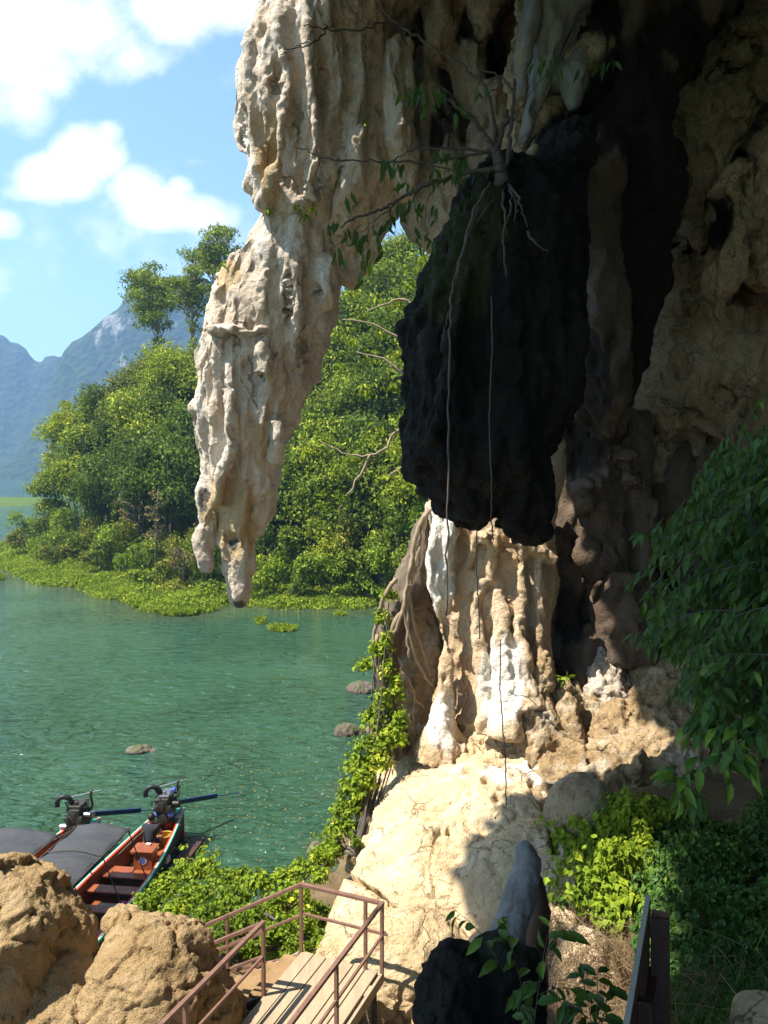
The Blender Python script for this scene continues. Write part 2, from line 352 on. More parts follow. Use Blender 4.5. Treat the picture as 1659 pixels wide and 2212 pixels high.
M['leaf_olive'] = leafmat('olive_leaves', (.06, .075, .012), (.29, .30, .035), (.45, .40, .07))
M['leaf_vine'] = leafmat('vine_leaves', (.05, .10, .01), (.34, .46, .032), (.60, .60, .05), .4, .45)
M['leaf_shade'] = leafmat('bush_leaves', (.020, .058, .010), (.070, .150, .024), (.18, .30, .035), .3, .45, .25)
M['leaf_lime'] = leafmat('lime_leaves', (.16, .26, .02), (.34, .42, .03), (.5, .5, .04), .4)
M['leaf_dry'] = leafmat('dry_leaves', (.12, .09, .03), (.26, .19, .08), (.32, .22, .1), .2)
def plain(name, c1, c2=None, rough=.6, sc_=4., metal=0., bump=.1, spec=.4, st=(1, 1, 1)):
    t = NT(name); o = t.obj(st); n = t.noise(o, sc_, 7, .65, .2); c2 = c2 or tuple(x*.75 for x in c1)
    return t.set(color=t.mix(t.mr(n, .35, .65), c1, c2), rough=t.mr(n, .3, .7, rough*.85, min(1, rough*1.15)), metal=metal, normal=t.bump(t.noise(o, sc_*6, 5), bump, .01), spec=spec)
M['bark'] = plain('bark', (.17, .13, .09), (.09, .07, .05), .9, 6, bump=.6, st=(1, 1, .3))
M['bark_pale'] = plain('pale_bark', (.36, .27, .18), (.22, .16, .10), .85, 8, bump=.6, st=(1, 1, .3))
M['twig'] = plain('twig_bark', (.10, .085, .07), (.06, .05, .04), .9, 12, bump=.4)
M['twig_dark'] = plain('dark_twig_bark', (.035, .028, .022), (.02, .016, .012), .9, 12, bump=.4)
M['liana'] = plain('liana_bark', (.11, .095, .08), (.07, .06, .05), .9, 12, bump=.4)
M['straw'] = plain('dry_straw', (.34, .24, .14), (.20, .13, .07), .9, 12)
M['iron'] = plain('brown_painted_steel', (.16, .085, .06), (.22, .12, .085), .45, 9, bump=.25)
M['plank'] = plain('weathered_plank', (.40, .315, .205), (.30, .235, .155), .75, 3.5, bump=.35, st=(3, .6, 3))
M['tread'] = plain('brown_stair_board', (.30, .19, .09), (.20, .12, .05), .8, 5, bump=.4)
M['beam'] = plain('dark_beam', (.05, .045, .04), (.09, .08, .07), .8, 5, bump=.3)
M['net'] = plain('shade_net', (.032, .034, .038), (.055, .058, .062), .8, 5, bump=.3, st=(1, 3, 1))
M['hull_in'] = plain('varnished_wood', (.30, .085, .025), (.20, .055, .02), .4, 5, bump=.15, st=(1, .25, 1))
M['hull_out'] = plain('weathered_hull', (.07, .032, .022), (.045, .025, .02), .6, 5, bump=.2, st=(1, .25, 1))
M['tan_board'] = plain('tan_floor_board', (.36, .19, .085), (.27, .14, .065), .5, 5, bump=.15, st=(1, .25, 1))
M['orange'] = plain('orange_paint', (.66, .085, .02), (.5, .06, .02), .4, 6)
M['teal'] = plain('teal_paint', (.03, .36, .23), (.02, .26, .18), .4, 6)
M['pink'] = plain('faded_pink_paint', (.42, .12, .11), (.30, .09, .08), .5, 6)
M['white'] = plain('white_paint', (.75, .75, .72), (.6, .6, .58), .5, 6)
M['eng'] = plain('engine_casting', (.05, .047, .043), (.10, .085, .065), .45, 14, .5, .3)
M['eng_black'] = plain('black_rubber', (.012, .012, .013), (.02, .02, .02), .5, 8)
M['eng_silver'] = plain('worn_aluminium', (.5, .5, .5), (.3, .29, .28), .35, 12, .9)
M['eng_blue'] = plain('blue_paint', (.10, .15, .5), (.06, .09, .3), .4, 8)
M['navy'] = plain('navy_paint', (.015, .045, .13), (.01, .03, .08), .45, 8)
M['basket'] = plain('yellow_plastic', (.55, .34, .06), (.4, .24, .05), .55, 10)
M['cloth_black'] = plain('black_cotton', (.014, .016, .022), (.022, .025, .032), .9, 10)
M['cloth_pink'] = plain('pink_cloth', (.45, .10, .28), (.3, .06, .2), .9, 10)
M['cloth_white'] = plain('pale_cloth', (.72, .62, .52), (.6, .48, .4), .9, 10)
M['skin'] = plain('skin', (.35, .19, .115), (.30, .16, .10), .55, 10, bump=.02)
M['hair'] = plain('black_hair', (.008, .007, .007), (.014, .012, .01), .5, 60, bump=.5)
M['signpost'] = plain('brown_sign_timber', (.075, .036, .026), (.045, .024, .02), .55, 6, bump=.3, st=(2, 2, .4))
M['signtop'] = plain('sawn_timber_end', (.22, .13, .09), (.16, .09, .065), .8, 10, bump=.2)
M['signedge'] = plain('pale_board_edge', (.40, .37, .30), (.33, .30, .25), .7, 10, bump=.1)
t = NT('water'); o = t.obj(); 
o1 = t.n('ShaderNodeMapping'); t.l(t.n('ShaderNodeTexCoord').outputs['Object'], o1.inputs[0]); o1.inputs['Rotation'].default_value = (0, 0, math.radians(-24)); o1.inputs['Scale'].default_value = (.42, 1.15, 1); ov = o1.outputs[0]
wa = t.noise(ov, 1.9, 3, .5, .9); wb = t.noise(ov, 5.2, 4, .55, .6); wc = t.noise(o, .12, 3, .5, .5); wd = t.noise(ov, 14, 3, .5, .4)
gx = t.mr(wc, .38, .62, .55, 1.1)
b = t.bump(t.math('MULTIPLY', wa, gx), 1.0, .62); b = t.bump(t.math('MULTIPLY', wb, gx), 1.0, .20, b); b = t.bump(wd, .15, .02, b)
big = t.noise(o, .05, 4, .5); c = t.mix(t.mr(big, .35, .65), (.022, .066, .037), (.036, .088, .052))
shal = t.attr('stain'); c = t.mix(shal, c, (.085, .085, .028))
t.set(color=c, rough=.07, ior=1.33, normal=b, spec=.5); M['water'] = t.m
t = NT('hill_forest'); o = t.obj(); n = t.noise(o, .06, 6, .7); n2 = t.noise(o, .012, 4, .6); c = t.mix(t.mr(n, .35, .65), (.010, .028, .010), (.045, .075, .02))
st = t.attr('stain'); st = t.math('ADD', st, t.math('MULTIPLY', t.math('SUBTRACT', t.noise(t.obj((1, 1, .35)), .035, 6, .7), .5), 1.6)); c = t.mix(t.mr(st, .5, .66, sm=True), c, (.24, .23, .21))
v = t.voro(o, .09); t.set(color=c, rough=.95, normal=t.bump(v, .9, 6.0, t.bump(n, 1, 8)), spec=.1); M['hill'] = t.m
t = NT('grass_land'); o = t.obj(); n = t.noise(o, .35, 7, .65); c = t.mix(t.mr(n, .35, .65), (.05, .085, .015), (.10, .145, .025)); t.set(color=c, rough=.95, normal=t.bump(n, .8, .3), spec=.1); M['grassland'] = t.m
t = NT('soil'); o = t.obj(); n = t.noise(o, 2.5, 8, .7); c = t.mix(t.mr(n, .35, .65), (.12, .085, .045), (.20, .145, .08)); t.set(color=c, rough=.95, normal=t.bump(t.noise(o, 9, 8, .7), .9, .08), spec=.1); M['soil'] = t.m
t = NT('forest_floor'); o = t.obj(); n = t.noise(o, .4, 8, .7); c = t.mix(t.mr(n, .35, .65), (.03, .055, .012), (.06, .085, .02)); t.set(color=c, rough=.95, normal=t.bump(n, .9, .4), spec=.1); M['floor'] = t.m
t = NT('sandbank'); o = t.obj(); t.set(color=(.45, .25, .13), rough=.95); M['sand'] = t.m
# ------------------------------------------------------------------ rock formations
def lime(a1=.22, a2=.12, a3=.06, a4=.03, off=0.0, fl=1.0, clip=None):
    def d1(V, N):
        side = 1-np.abs(N[:, 2])**2
        w = V+.30*np.stack([fbm(V, .6, 2, off=off+9), fbm(V, .6, 2, off=off+19), 0*V[:, 0]], 1)
        f = ridge(w, 1.0*fl, (1, 1, .13), off, 2)
        return a1*fbm(V, .55, 3, (1, 1, .5), off)+a2*1.5*side*(f-.75)
    def d2(V, N):
        side = 1-np.abs(N[:, 2])**2
        w = V+.12*np.stack([fbm(V, 1.5, 2, off=off+9), fbm(V, 1.5, 2, off=off+19), 0*V[:, 0]], 1)
        r = ridge(w, 2.6*fl, (1, 1, .28), off+3, 2)
        pit = np.maximum(fbm(V, 3.4, 2, (1, 1, .8), off=off+40)-.22, 0)
        return a3*.55*fbm(V, 2.3, 5, (1, 1, .6), off+5, .58)+a4*1.6*side*(r-.6)-a3*1.5*pit
    def d3(V, N):
        k = smooth01(.5+1.2*fbm(V, .9, 2, off=off+77))
        return a4*.55*k*(ridge(V, 7.5, (1, 1, .6), off+21, 3)-.8)+a4*.35*fbm(V, 12, 2, off=off+1)
    return [d1, d2, d3]
def blobstain(spots):
    """spots: (px,py,dist, radius m, weight[, z stretch])"""
    S = [(np.array(P(s[0], s[1], s[2])), s[3], s[4], s[5] if len(s) > 5 else 1.) for s in spots]
    def f(V, N):
        t = np.zeros(len(V))
        for c, r, w, zs in S:
            d = (V-c)/np.array([r, r*1.6, r*zs]); t = np.maximum(t, w*np.clip(1.4-np.linalg.norm(d, axis=1), 0, 1)*.9)
        return t
    return f
def pitf(V, pits):
    y = V[:, 1]; z = V[:, 2]-H; c = math.cos(TH)*y-math.sin(TH)*z; u = math.sin(TH)*y+math.cos(TH)*z; px = CX+F*V[:, 0]/c; py = CY-F*u/c; w = 6*fbm(V, 5, 2); o_ = 0*px
    for a, b, ra, rb, dp in pits: o_ = np.maximum(o_, dp*smooth01(1.3-np.hypot((px+w-a)/ra, (py+w-b)/rb)))
    return o_, px, py
SPITS = [(683, 628, 10, 13, .45), (622, 640, 8, 62, .38), (597, 172, 17, 40, .30), (640, 250, 12, 90, .22), (700, 180, 12, 80, .2), (525, 280, 8, 60, .22), (545, 820, 26, 60, .22), (540, 705, 16, 8, .25), (505, 735, 10, 12, .2), (700, 400, 24, 30, .18), (650, 400, 18, 26, .18), (500, 1165, 14, 14, .15), (735, 300, 14, 70, .16), (655, 760, 12, 50, .14), (480, 850, 7, 60, .12)]
# --- the long pale stalactite at the left
Y0 = 20.0
sh = [
 loft([(-260, 640, 1010, 19.8, 1.9), (-120, 612, 960, 19.7, 1.9), (0, 584, 905, 19.6, 1.8), (60, 560, 870, 19.6, 1.7), (110, 538, 850, 19.6, 1.7), (152, 520, 842, 19.6, 1.65), (210, 517, 842, 19.6, 1.6), (270, 515, 846, 19.6, 1.5), (333, 524, 856, 19.7, 1.4), (400, 556, 872, 19.8, 1.25), (435, 566, 868, 19.9, 1.1), (470, 575, 850, 20.0, .9), (510, 600, 826, 20.1, .8), (555, 640, 806, 20.2, .6), (594, 700, 786, 20.2, .4), (622, 748, 774, 20.2, .15)], 48),
 loft([(400, 600, 700, 20.4, .8), (440, 572, 712, 20.35, 1.0), (467, 562, 722, 20.3, 1.2), (514, 530, 734, 20.3, 1.3), (559, 516, 738, 20.3, 1.3), (574, 494, 739, 20.35, 1.3), (592, 472, 738, 20.4, 1.3), (640, 456, 733, 20.4, 1.3), (702, 438, 719, 20.4, 1.3), (758, 427, 703, 20.4, 1.25), (786, 424, 692, 20.4, 1.2), (837, 428, 672, 20.4, 1.15), (882, 411, 656, 20.4, 1.1), (920, 420, 642, 20.4, 1.05), (969, 434, 618, 20.4, .95), (1025, 445, 602, 20.4, .85), (1081, 452, 586, 20.4, .75), (1110, 470, 578, 20.4, .65), (1165, 479, 547, 20.4, .45), (1207, 488, 546, 20.4, .38), (1250, 494, 535, 20.4, .3), (1280, 498, 532, 20.4, .25), (1302, 505, 528, 20.4, .16), (1312, 512, 520, 20.4, .05)], 48),
 loft([(1030, 440, 500, 20.4, .45), (1064, 431, 480, 20.3, .4), (1100, 433, 474, 20.3, .33), (1130, 434, 470, 20.3, .28), (1160, 430, 458, 20.3, .2), (1190, 427, 456, 20.3, .19), (1212, 431, 452, 20.3, .16), (1226, 439, 449, 20.3, .1), (1233, 444, 450, 20.3, .04)], 24),
 # side lobe, ledges and hanging pieces
 loft([(340, 535, 580, 19.4, .4), (380, 534, 590, 19.4, .4), (410, 530, 580, 19.4, .35), (440, 545, 575, 19.5, .25), (466, 560, 572, 19.6, .1)], 20),
 loft([(100, 838, 880, 19.0, .5), (160, 828, 876, 18.9, .5), (220, 826, 886, 18.9, .55), (290, 824, 896, 18.9, .55), (350, 838, 900, 19.0, .5), (395, 850, 892, 19.1, .4), (430, 858, 884, 19.2, .25)], 24),
 loft([(395, 600, 700, 19.4, .5), (430, 575, 730, 19.5, .9), (460, 572, 728, 19.6, .95), (485, 580, 722, 19.75, .8), (500, 600, 700, 19.9, .5)], 36),
 # ribs and drapes
 rib([(672, -40, 11, 17.95), (662, 32, 9, 17.95), (665, 127, 7, 17.95), (677, 222, 7, 18.0), (684, 317, 7, 18.1), (672, 380, 12, 18.3), (664, 430, 15, 18.6)]),
 rib([(640, 60, 10, 18.1), (624, 120, 9, 18.1), (614, 222, 8, 18.15), (606, 333, 9, 18.3), (588, 400, 12, 18.6), (574, 450, 13, 19.0)]),
 rib([(545, 130, 14, 18.9), (548, 200, 13, 18.7), (556, 290, 12, 18.7), (562, 380, 12, 18.9), (568, 440, 12, 19.2)]),
 rib([(792, 268, 5, 18.3), (780, 290, 14, 18.35), (770, 340, 17, 18.45), (765, 400, 17, 18.6), (745, 440, 18, 18.9), (728, 500, 18, 19.4)]),
 rib([(740, 350, 7, 18.5), (712, 372, 10, 18.6), (690, 420, 12, 18.8), (690, 470, 12, 19.3)]),
 rib([(575, 560, 12, 19.3), (570, 640, 14, 19.2), (560, 700, 12, 19.2), (548, 760, 10, 19.3)]),
 rib([(620, 540, 16, 19.1), (640, 640, 16, 19.1), (646, 720, 13, 19.3), (640, 800, 10, 19.5)]),
 rib([(580, 730, 8, 19.2), (574, 770, 14, 19.1), (566, 800, 12, 19.1), (562, 818, 4, 19.2)]),
 rib([(498, 780, 9, 19.4), (502, 850, 11, 19.2), (500, 940, 14, 19.2), (485, 1010, 16, 19.4), (478, 1090, 13, 19.7)]),
 rib([(590, 905, 12, 19.5), (600, 950, 14, 19.6), (592, 1000, 12, 19.7)]),
 rib([(470, 600, 8, 19.8), (462, 690, 10, 19.6), (448, 790, 10, 19.6), (440, 880, 10, 19.7), (452, 960, 9, 19.8)]),
 pell(500, 715, 19.3, 48, .35, 14), pell(548, 715, 19.2, 35, .3, 13), pell(700, 610, 19.6, 32, .5, 60),
]
rock('stalactite', sh, .035, [lambda V, N: .16*smooth01((1-N[:, 2]**2)*1.2)*(ridge(V+.25*np.stack([fbm(V, .5, 2), fbm(V, .5, 2, off=9), 0*V[:, 0]], 1), 1.35, (1, 1, .07), 4., 2)-.75)]+lime(.09, .08, .065, .028, 0.0)+[lambda V, N: -pitf(V, SPITS)[0]*(N[:, 1] < .2)], M['pale'], 7, 'huge pale limestone stalactite hanging over the water in full sun', 'stalactite',
     soot=blobstain([(516, 1305, 20.3, .22, .9), (505, 1175, 20.1, .25, .8), (440, 1080, 20.1, .3, .7, 2)]), stain=blobstain([(505, 1110, 20, .75, 1, 2.), (560, 960, 19.6, .5, .6, 2.5), (575, 330, 18.5, .5, .7, 3), (495, 600, 19.6, .5, .9), (450, 1100, 20, .35, .9, 2)]))
# --- cave wall: thick back sheet, columns, bulges and hanging lobes fused into one mass
def sheet(pts, thick=1.6, step=26):
    pts = np.array(pts, float)
    xs = np.arange(pts[:, 0].min(), pts[:, 0].max()+1, step); ys = np.arange(pts[:, 1].min(), pts[:, 1].max()+1, step)
    gx, gy = np.meshgrid(xs, ys); d2 = (gx[..., None]-pts[:, 0])**2+(gy[..., None]-pts[:, 1])**2+900; w = d2**-1.6; Y = (w*pts[:, 2]).sum(-1)/w.sum(-1)
    h, wd = Y.shape; V = [P(gx[j, i], gy[j, i], Y[j, i]) for j in range(h) for i in range(wd)]+[P(gx[j, i], gy[j, i], Y[j, i]+thick) for j in range(h) for i in range(wd)]
    n = h*wd; Fs = []
    for j in range(h-1):
        for i in range(wd-1):
            a = j*wd+i; Fs += [(a, a+wd, a+wd+1, a+1), (n+a, n+a+1, n+a+wd+1, n+a+wd)]
    ed = [j*wd for j in range(h)], [j*wd+wd-1 for j in range(h)], list(range(wd)), [(h-1)*wd+i for i in range(wd)]
    for k in range(h-1): Fs += [(ed[0][k], n+ed[0][k], n+ed[0][k+1], ed[0][k+1]), (ed[1][k], ed[1][k+1], n+ed[1][k+1], n+ed[1][k])]
    for k in range(wd-1): Fs += [(ed[2][k], ed[2][k+1], n+ed[2][k+1], n+ed[2][k]), (ed[3][k], n+ed[3][k], n+ed[3][k+1], ed[3][k+1])]
    return np.array([tuple(v) for v in V]), Fs
back = sheet([(860, -300, 21), (860, 0, 21.5), (1000, 100, 21), (1000, 350, 21.5), (1180, 0, 19.5), (1150, 300, 19), (1350, 0, 18.5), (1350, 400, 18.5), (1550, 0, 17.5), (1700, 0, 16), (1550, 300, 19), (1700, 300, 17.5), (1550, 600, 20.5), (1700, 600, 19.5),
   (1450, 800, 22), (1600, 800, 21), (1800, 800, 18), (1460, 1100, 26), (1560, 1150, 25), (1700, 1150, 20), (1950, 600, 14), (1950, 1200, 13), (1250, 700, 19), (1300, 1100, 18.6), (1200, 1300, 18.4), (1300, 1500, 18.4), (1450, 1500, 18), (1600, 1500, 16), (1800, 1600, 12), (860, -500, 20), (1400, -500, 17), (1900, -500, 13), (1950, 0, 13)], 1.5)
bv, bf = back     # cut the sheet where the gap between the formations lets the far bank through
keep = []
nb = len(bv)//2
def pxof(v):
    x, y, z = v[0], v[1], v[2]-H; c = math.cos(TH)*y-math.sin(TH)*z; u = math.sin(TH)*y+math.cos(TH)*z; return CX+F*x/c, CY-F*u/c
bv2 = bv.copy()
for i in range(nb):
    px, py = pxof(bv[i]); lim = np.interp(py, [-500, 380, 430, 470, 520, 560, 640, 800, 1150, 1700], [850, 850, 868, 885, 915, 960, 1010, 1090, 1120, 1100])
    if px < lim:
        q = P(lim, py, bv[i][1]); bv2[i] = q; q = P(lim, py, bv[i+nb][1]); bv2[i+nb] = q
back = (bv2, bf)
L = loft
wall = [back,
 # upper middle, bounce-lit
 L([(-80, 890, 1010, 19.4, 1.0), (0, 900, 1000, 19.3, .9), (60, 905, 985, 19.3, .8), (110, 915, 975, 19.4, .6), (150, 930, 965, 19.5, .3)]),
 L([(-80, 985, 1110, 18.8, .9), (0, 1000, 1100, 18.8, .8), (50, 1010, 1085, 18.8, .6), (85, 1030, 1070, 18.8, .3)]),
 L([(80, 980, 1060, 19.9, .8), (160, 960, 1080, 19.8, .9), (220, 985, 1080, 19.8, .7), (270, 1010, 1060, 19.9, .4)]),
 L([(100, 895, 925, 19.6, .4), (150, 893, 940, 19.6, .5), (220, 905, 960, 19.6, .6), (320, 912, 1000, 19.6, .8), (380, 908, 1010, 19.6, .9), (440, 900, 1030, 19.7, .9), (500, 915, 1030, 19.8, .7), (540, 940, 1020, 19.9, .4)]),
 L([(380, 880, 960, 19.9, .7), (430, 866, 960, 19.9, .7), (480, 876, 955, 19.9, .6), (520, 900, 950, 20, .45), (548, 925, 950, 20, .2)]),
 L([(200, 1020, 1090, 19.5, .8), (300, 1010, 1100, 19.5, .9), (420, 1000, 1100, 19.3, 1.0), (520, 1010, 1060, 19.3, .8)]),
]
wall_u = wall[1:]; wall = [back,
 # white column
 L([(-120, 1150, 1320, 16.6, 1.3), (0, 1142, 1290, 16.5, 1.1), (60, 1140, 1275, 16.4, 1.0), (100, 1126, 1262, 16.4, .95), (160, 1122, 1235, 16.4, .9), (220, 1112, 1215, 16.4, .85), (300, 1102, 1230, 16.3, .85), (360, 1085, 1250, 16.0, .9), (420, 1070, 1290, 15.8, 1.0)]),
 L([(90, 1240, 1330, 16.2, .6), (160, 1195, 1310, 16.0, .7), (200, 1205, 1300, 15.9, .6), (230, 1215, 1280, 15.9, .45), (255, 1228, 1258, 15.9, .2)]),
 rib([(1165, -40, 10, 15.6), (1150, 60, 9, 15.55), (1142, 130, 8, 15.6), (1125, 220, 10, 15.7), (1112, 330, 10, 15.7)]),
 rib([(1215, -40, 12, 15.5), (1212, 60, 11, 15.5), (1192, 130, 9, 15.6), (1170, 210, 9, 15.7)]),
]
wall_m = [
 # big dark mass
 L([(-200, 1280, 1660, 16.6, 1.8), (-60, 1280, 1610, 16.6, 1.7), (60, 1270, 1560, 16.6, 1.5), (100, 1265, 1535, 16.6, 1.4), (150, 1260, 1500, 16.6, 1.3), (215, 1250, 1450, 16.6, 1.3), (275, 1245, 1425, 16.6, 1.3), (310, 1240, 1430, 16.6, 1.2), (350, 1235, 1462, 16.6, 1.2), (400, 1230, 1470, 16.6, 1.2), (475, 1225, 1450, 16.6, 1.2), (550, 1225, 1426, 16.7, 1.2), (625, 1225, 1438, 16.8, 1.2), (700, 1230, 1418, 16.9, 1.2), (760, 1230, 1405, 17, 1.2), (815, 1230, 1380, 17, 1.1), (850, 1235, 1362, 17, 1.0), (900, 1240, 1352, 17, .8), (945, 1290, 1346, 17, .5), (965, 1320, 1345, 17, .2)], 40),
 L([(400, 1215, 1290, 15.6, .5), (440, 1206, 1290, 15.2, .5), (500, 1204, 1325, 15.1, .6), (600, 1224, 1345, 15.1, .65), (700, 1238, 1350, 15.1, .6), (800, 1264, 1348, 15.2, .5), (880, 1286, 1344, 15.3, .38), (920, 1305, 1338, 15.4, .2), (940, 1316, 1330, 15.4, .06)]),
 L([(290, 1255, 1345, 15.5, .5), (340, 1265, 1345, 15.2, .5), (380, 1205, 1350, 15.1, .55), (420, 1200, 1345, 15.1, .55), (440, 1215, 1320, 15.1, .5), (470, 1230, 1300, 15.2, .3)]),
 L([(-40, 1330, 1400, 15.2, .6), (60, 1340, 1392, 15.2, .5), (120, 1350, 1385, 15.3, .35), (165, 1362, 1375, 15.3, .12)]),
 rib([(1265, 10, 8, 15.4), (1282, 70, 7, 15.3), (1296, 120, 7, 15.3), (1292, 155, 4, 15.3)]),
 L([(-40, 1470, 1570, 15.2, .6), (20, 1480, 1560, 15.1, .5), (60, 1510, 1545, 15.1, .3), (90, 1535, 1542, 15.1, .08)]),
]
wall_r = [
 # right tan walls and bulges
 L([(60, 1560, 1700, 18.6, .9), (120, 1520, 1700, 18.5, 1.1), (190, 1470, 1700, 18.4, 1.2), (280, 1430, 1620, 18.4, 1.1), (330, 1436, 1600, 18.4, 1.0), (400, 1466, 1580, 18.5, .9), (470, 1454, 1550, 18.6, .8), (510, 1465, 1535, 18.7, .6), (530, 1480, 1520, 18.7, .3)]),
 L([(300, 1640, 1720, 17, .7), (420, 1600, 1720, 16.8, .8), (520, 1590, 1720, 16.8, .7), (580, 1610, 1720, 16.9, .5), (630, 1640, 1700, 17, .3)]),
 L([(360, 1550, 1610, 16.7, .45), (420, 1532, 1606, 16.5, .5), (500, 1534, 1604, 16.4, .45), (560, 1536, 1602, 16.4, .42), (620, 1537, 1592, 16.4, .32), (660, 1540, 1572, 16.4, .2), (692, 1546, 1556, 16.4, .06)]),
 L([(60, 1640, 1700, 17, .5), (160, 1640, 1700, 17, .4), (200, 1655, 1690, 17, .2)]),
 L([(560, 1425, 1540, 19.4, .8), (610, 1420, 1700, 19.4, 1.0), (680, 1415, 1700, 19.4, 1.1), (760, 1395, 1700, 19.4, 1.1), (840, 1368, 1700, 19.4, 1.1), (880, 1372, 1640, 19.4, 1.0), (920, 1396, 1560, 19.5, .8), (960, 1405, 1480, 19.6, .5), (1000, 1410, 1450, 19.6, .3), (1042, 1415, 1425, 19.7, .08)]),
 L([(850, 1400, 1480, 18.5, .4), (880, 1395, 1488, 18.4, .5), (910, 1400, 1486, 18.4, .5), (950, 1415, 1460, 18.5, .3)]),
 L([(900, 1480, 1540, 19.6, .4), (950, 1488, 1520, 19.6, .25), (992, 1500, 1508, 19.6, .06)]),
 L([(560, 1440, 1480, 18.9, .5), (600, 1425, 1500, 18.8, .5), (640, 1440, 1490, 18.9, .4)]),
]
wall_d = [
 # lower wall behind the pillar and right of it
 L([(880, 1180, 1400, 18.4, .7), (960, 1190, 1410, 18.3, .9), (1060, 1200, 1402, 18.2, 1.0), (1180, 1200, 1415, 18.1, 1.0), (1300, 1195, 1400, 18.0, 1.1), (1400, 1190, 1420, 17.9, 1.2), (1500, 1190, 1520, 17.8, 1.3), (1620, 1180, 1650, 17.5, 1.5)], 40),
 L([(1100, 1375, 1400, 17.2, .4), (1200, 1372, 1410, 17.1, .4), (1300, 1370, 1425, 17, .5), (1420, 1360, 1440, 16.9, .6)]),
 L([(1240, 1330, 1400, 16.7, .4), (1290, 1308, 1400, 16.6, .5), (1350, 1305, 1410, 16.6, .6), (1430, 1310, 1420, 16.5, .6)]),
 L([(1350, 1240, 1300, 17.2, .4), (1390, 1225, 1325, 17.0, .5), (1450, 1220, 1380, 16.8, .6), (1520, 1215, 1420, 16.6, .7)]),
 rib([(1215, 1180, 16, 17.3), (1235, 1260, 15, 17.1), (1225, 1320, 15, 17.0), (1245, 1380, 14, 16.9)]),
 rib([(1262, 1090, 12, 17.5), (1275, 1200, 14, 17.3), (1268, 1330, 14, 17.1)]),
]
rq = np.random.RandomState(77)
for i in range(34):      # many small folds, bosses and drips on the right wall
    px = rq.uniform(1450, 1700); py = rq.uniform(-40, 960); w = rq.uniform(10, 34); h = w*rq.uniform(1.2, 4.2)
    if 1380+.0*py < px and not (px < 1520 and py < 190):
        Yb = np.interp(py, [0, 300, 600, 900], [17.2, 17.7, 18.6, 18.9])+np.interp(px, [1450, 1700], [.25, -.6]); wall_r.append(L([(py-h*.5, px-w*.5, px+w*.5, Yb+.25, .25), (py-h*.2, px-w, px+w*.9, Yb, .4), (py+h*.2, px-w*.8, px+w*.85, Yb-.05, .42), (py+h*.5, px-w*.35, px+w*.4, Yb, .25), (py+h*.75, px-w*.08, px+w*.08, Yb+.05, .07)], 18))
for i in range(26):
    px = rq.uniform(1190, 1410); py = rq.uniform(930, 1400); w = rq.uniform(8, 24); h = w*rq.uniform(1.5, 4); wall_d.append(L([(py-h*.5, px-w*.5, px+w*.5, 17.4, .2), (py, px-w, px+w, 17.2, .35), (py+h*.5, px-w*.7, px+w*.7, 17.15, .35), (py+h*.9, px-w*.2, px+w*.2, 17.3, .15)], 18))
def wallstain_shade(V, N):  # black stains of the dark mass, plus shade painted into the deep cavity
    f = blobstain([(1290, 40, 15.6, .7, .8, 1.5), (1450, 100, 15.8, .9, 1.0, .8), (1425, 350, 15.8, .8, 1.25, 2.4), (1400, 700, 16.2, .75, 1.2, 3.2), (1290, 330, 15, .5, .7, 1), (1370, 250, 15.4, 1.2, 1.25, 1.2), (1400, 540, 15.8, .7, 1.2, 2.5), (1240, 800, 16, 1.0, 1.2, 2.0), (1310, 960, 16.5, .9, 1.1, 1), (1150, 400, 15, .9, .9, 1.0), (1240, 300, 15.5, .8, .9),
        (1500, 1100, 24, 3.2, 1.2, 1.6), (1530, 100, 16, .8, 1.0), (1545, 480, 16.3, .35, 1.0, 2), (1500, 420, 17, .35, .9, 2), (1230, 1330, 17, .5, .8, 2), (1140, 250, 18, .7, .5, 1.5), (1350, 1250, 17.2, .5, .6), (1205, 320, 15.4, .6, 1.1), (1180, 420, 15, .8, 1.2)])
    return f(V, N)
rock('upper_wall', wall_u, .055, lime(.20, .13, .10, .04, 5.0), M['upper'], 4, kind='structure', label='pale shaded limestone lobes between the stalactite and the black rock', cat='cave wall', stain=blobstain([(1110, 120, 19, .9, 1.0, 1.6), (960, 300, 19.4, .5, .8, 2.5), (1020, 60, 19, .6, .9, 1)]))
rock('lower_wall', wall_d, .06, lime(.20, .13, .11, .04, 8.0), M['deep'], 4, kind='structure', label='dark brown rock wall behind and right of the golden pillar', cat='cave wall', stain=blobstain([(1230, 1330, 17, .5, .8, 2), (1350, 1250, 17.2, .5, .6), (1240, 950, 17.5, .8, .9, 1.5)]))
rock('dark_wall', wall_m, .055, lime(.16, .13, .10, .04, 4.0), M['deep'], 4, kind='structure', label='dark brown and black rock mass right of the black rock', cat='cave wall', stain=wallstain_shade)
rock('cave_wall', wall+wall_r, .055, lime(.20, .17, .13, .06, 3.0)+[lambda V, N: .07*facet(V+.1*fbm(V, 1.5, 2)[:, None], 2.4, 3., (1, 1, .7))-.45*np.maximum(0, fbm(V, .75, 3, off=71)-.12)-.10*np.maximum(0, fbm(V, 2.4, 2, off=77)-.2)], M['cave'], 4, kind='structure', label='brown limestone wall at the back of the cave mouth', cat='cave wall', stain=wallstain_shade)
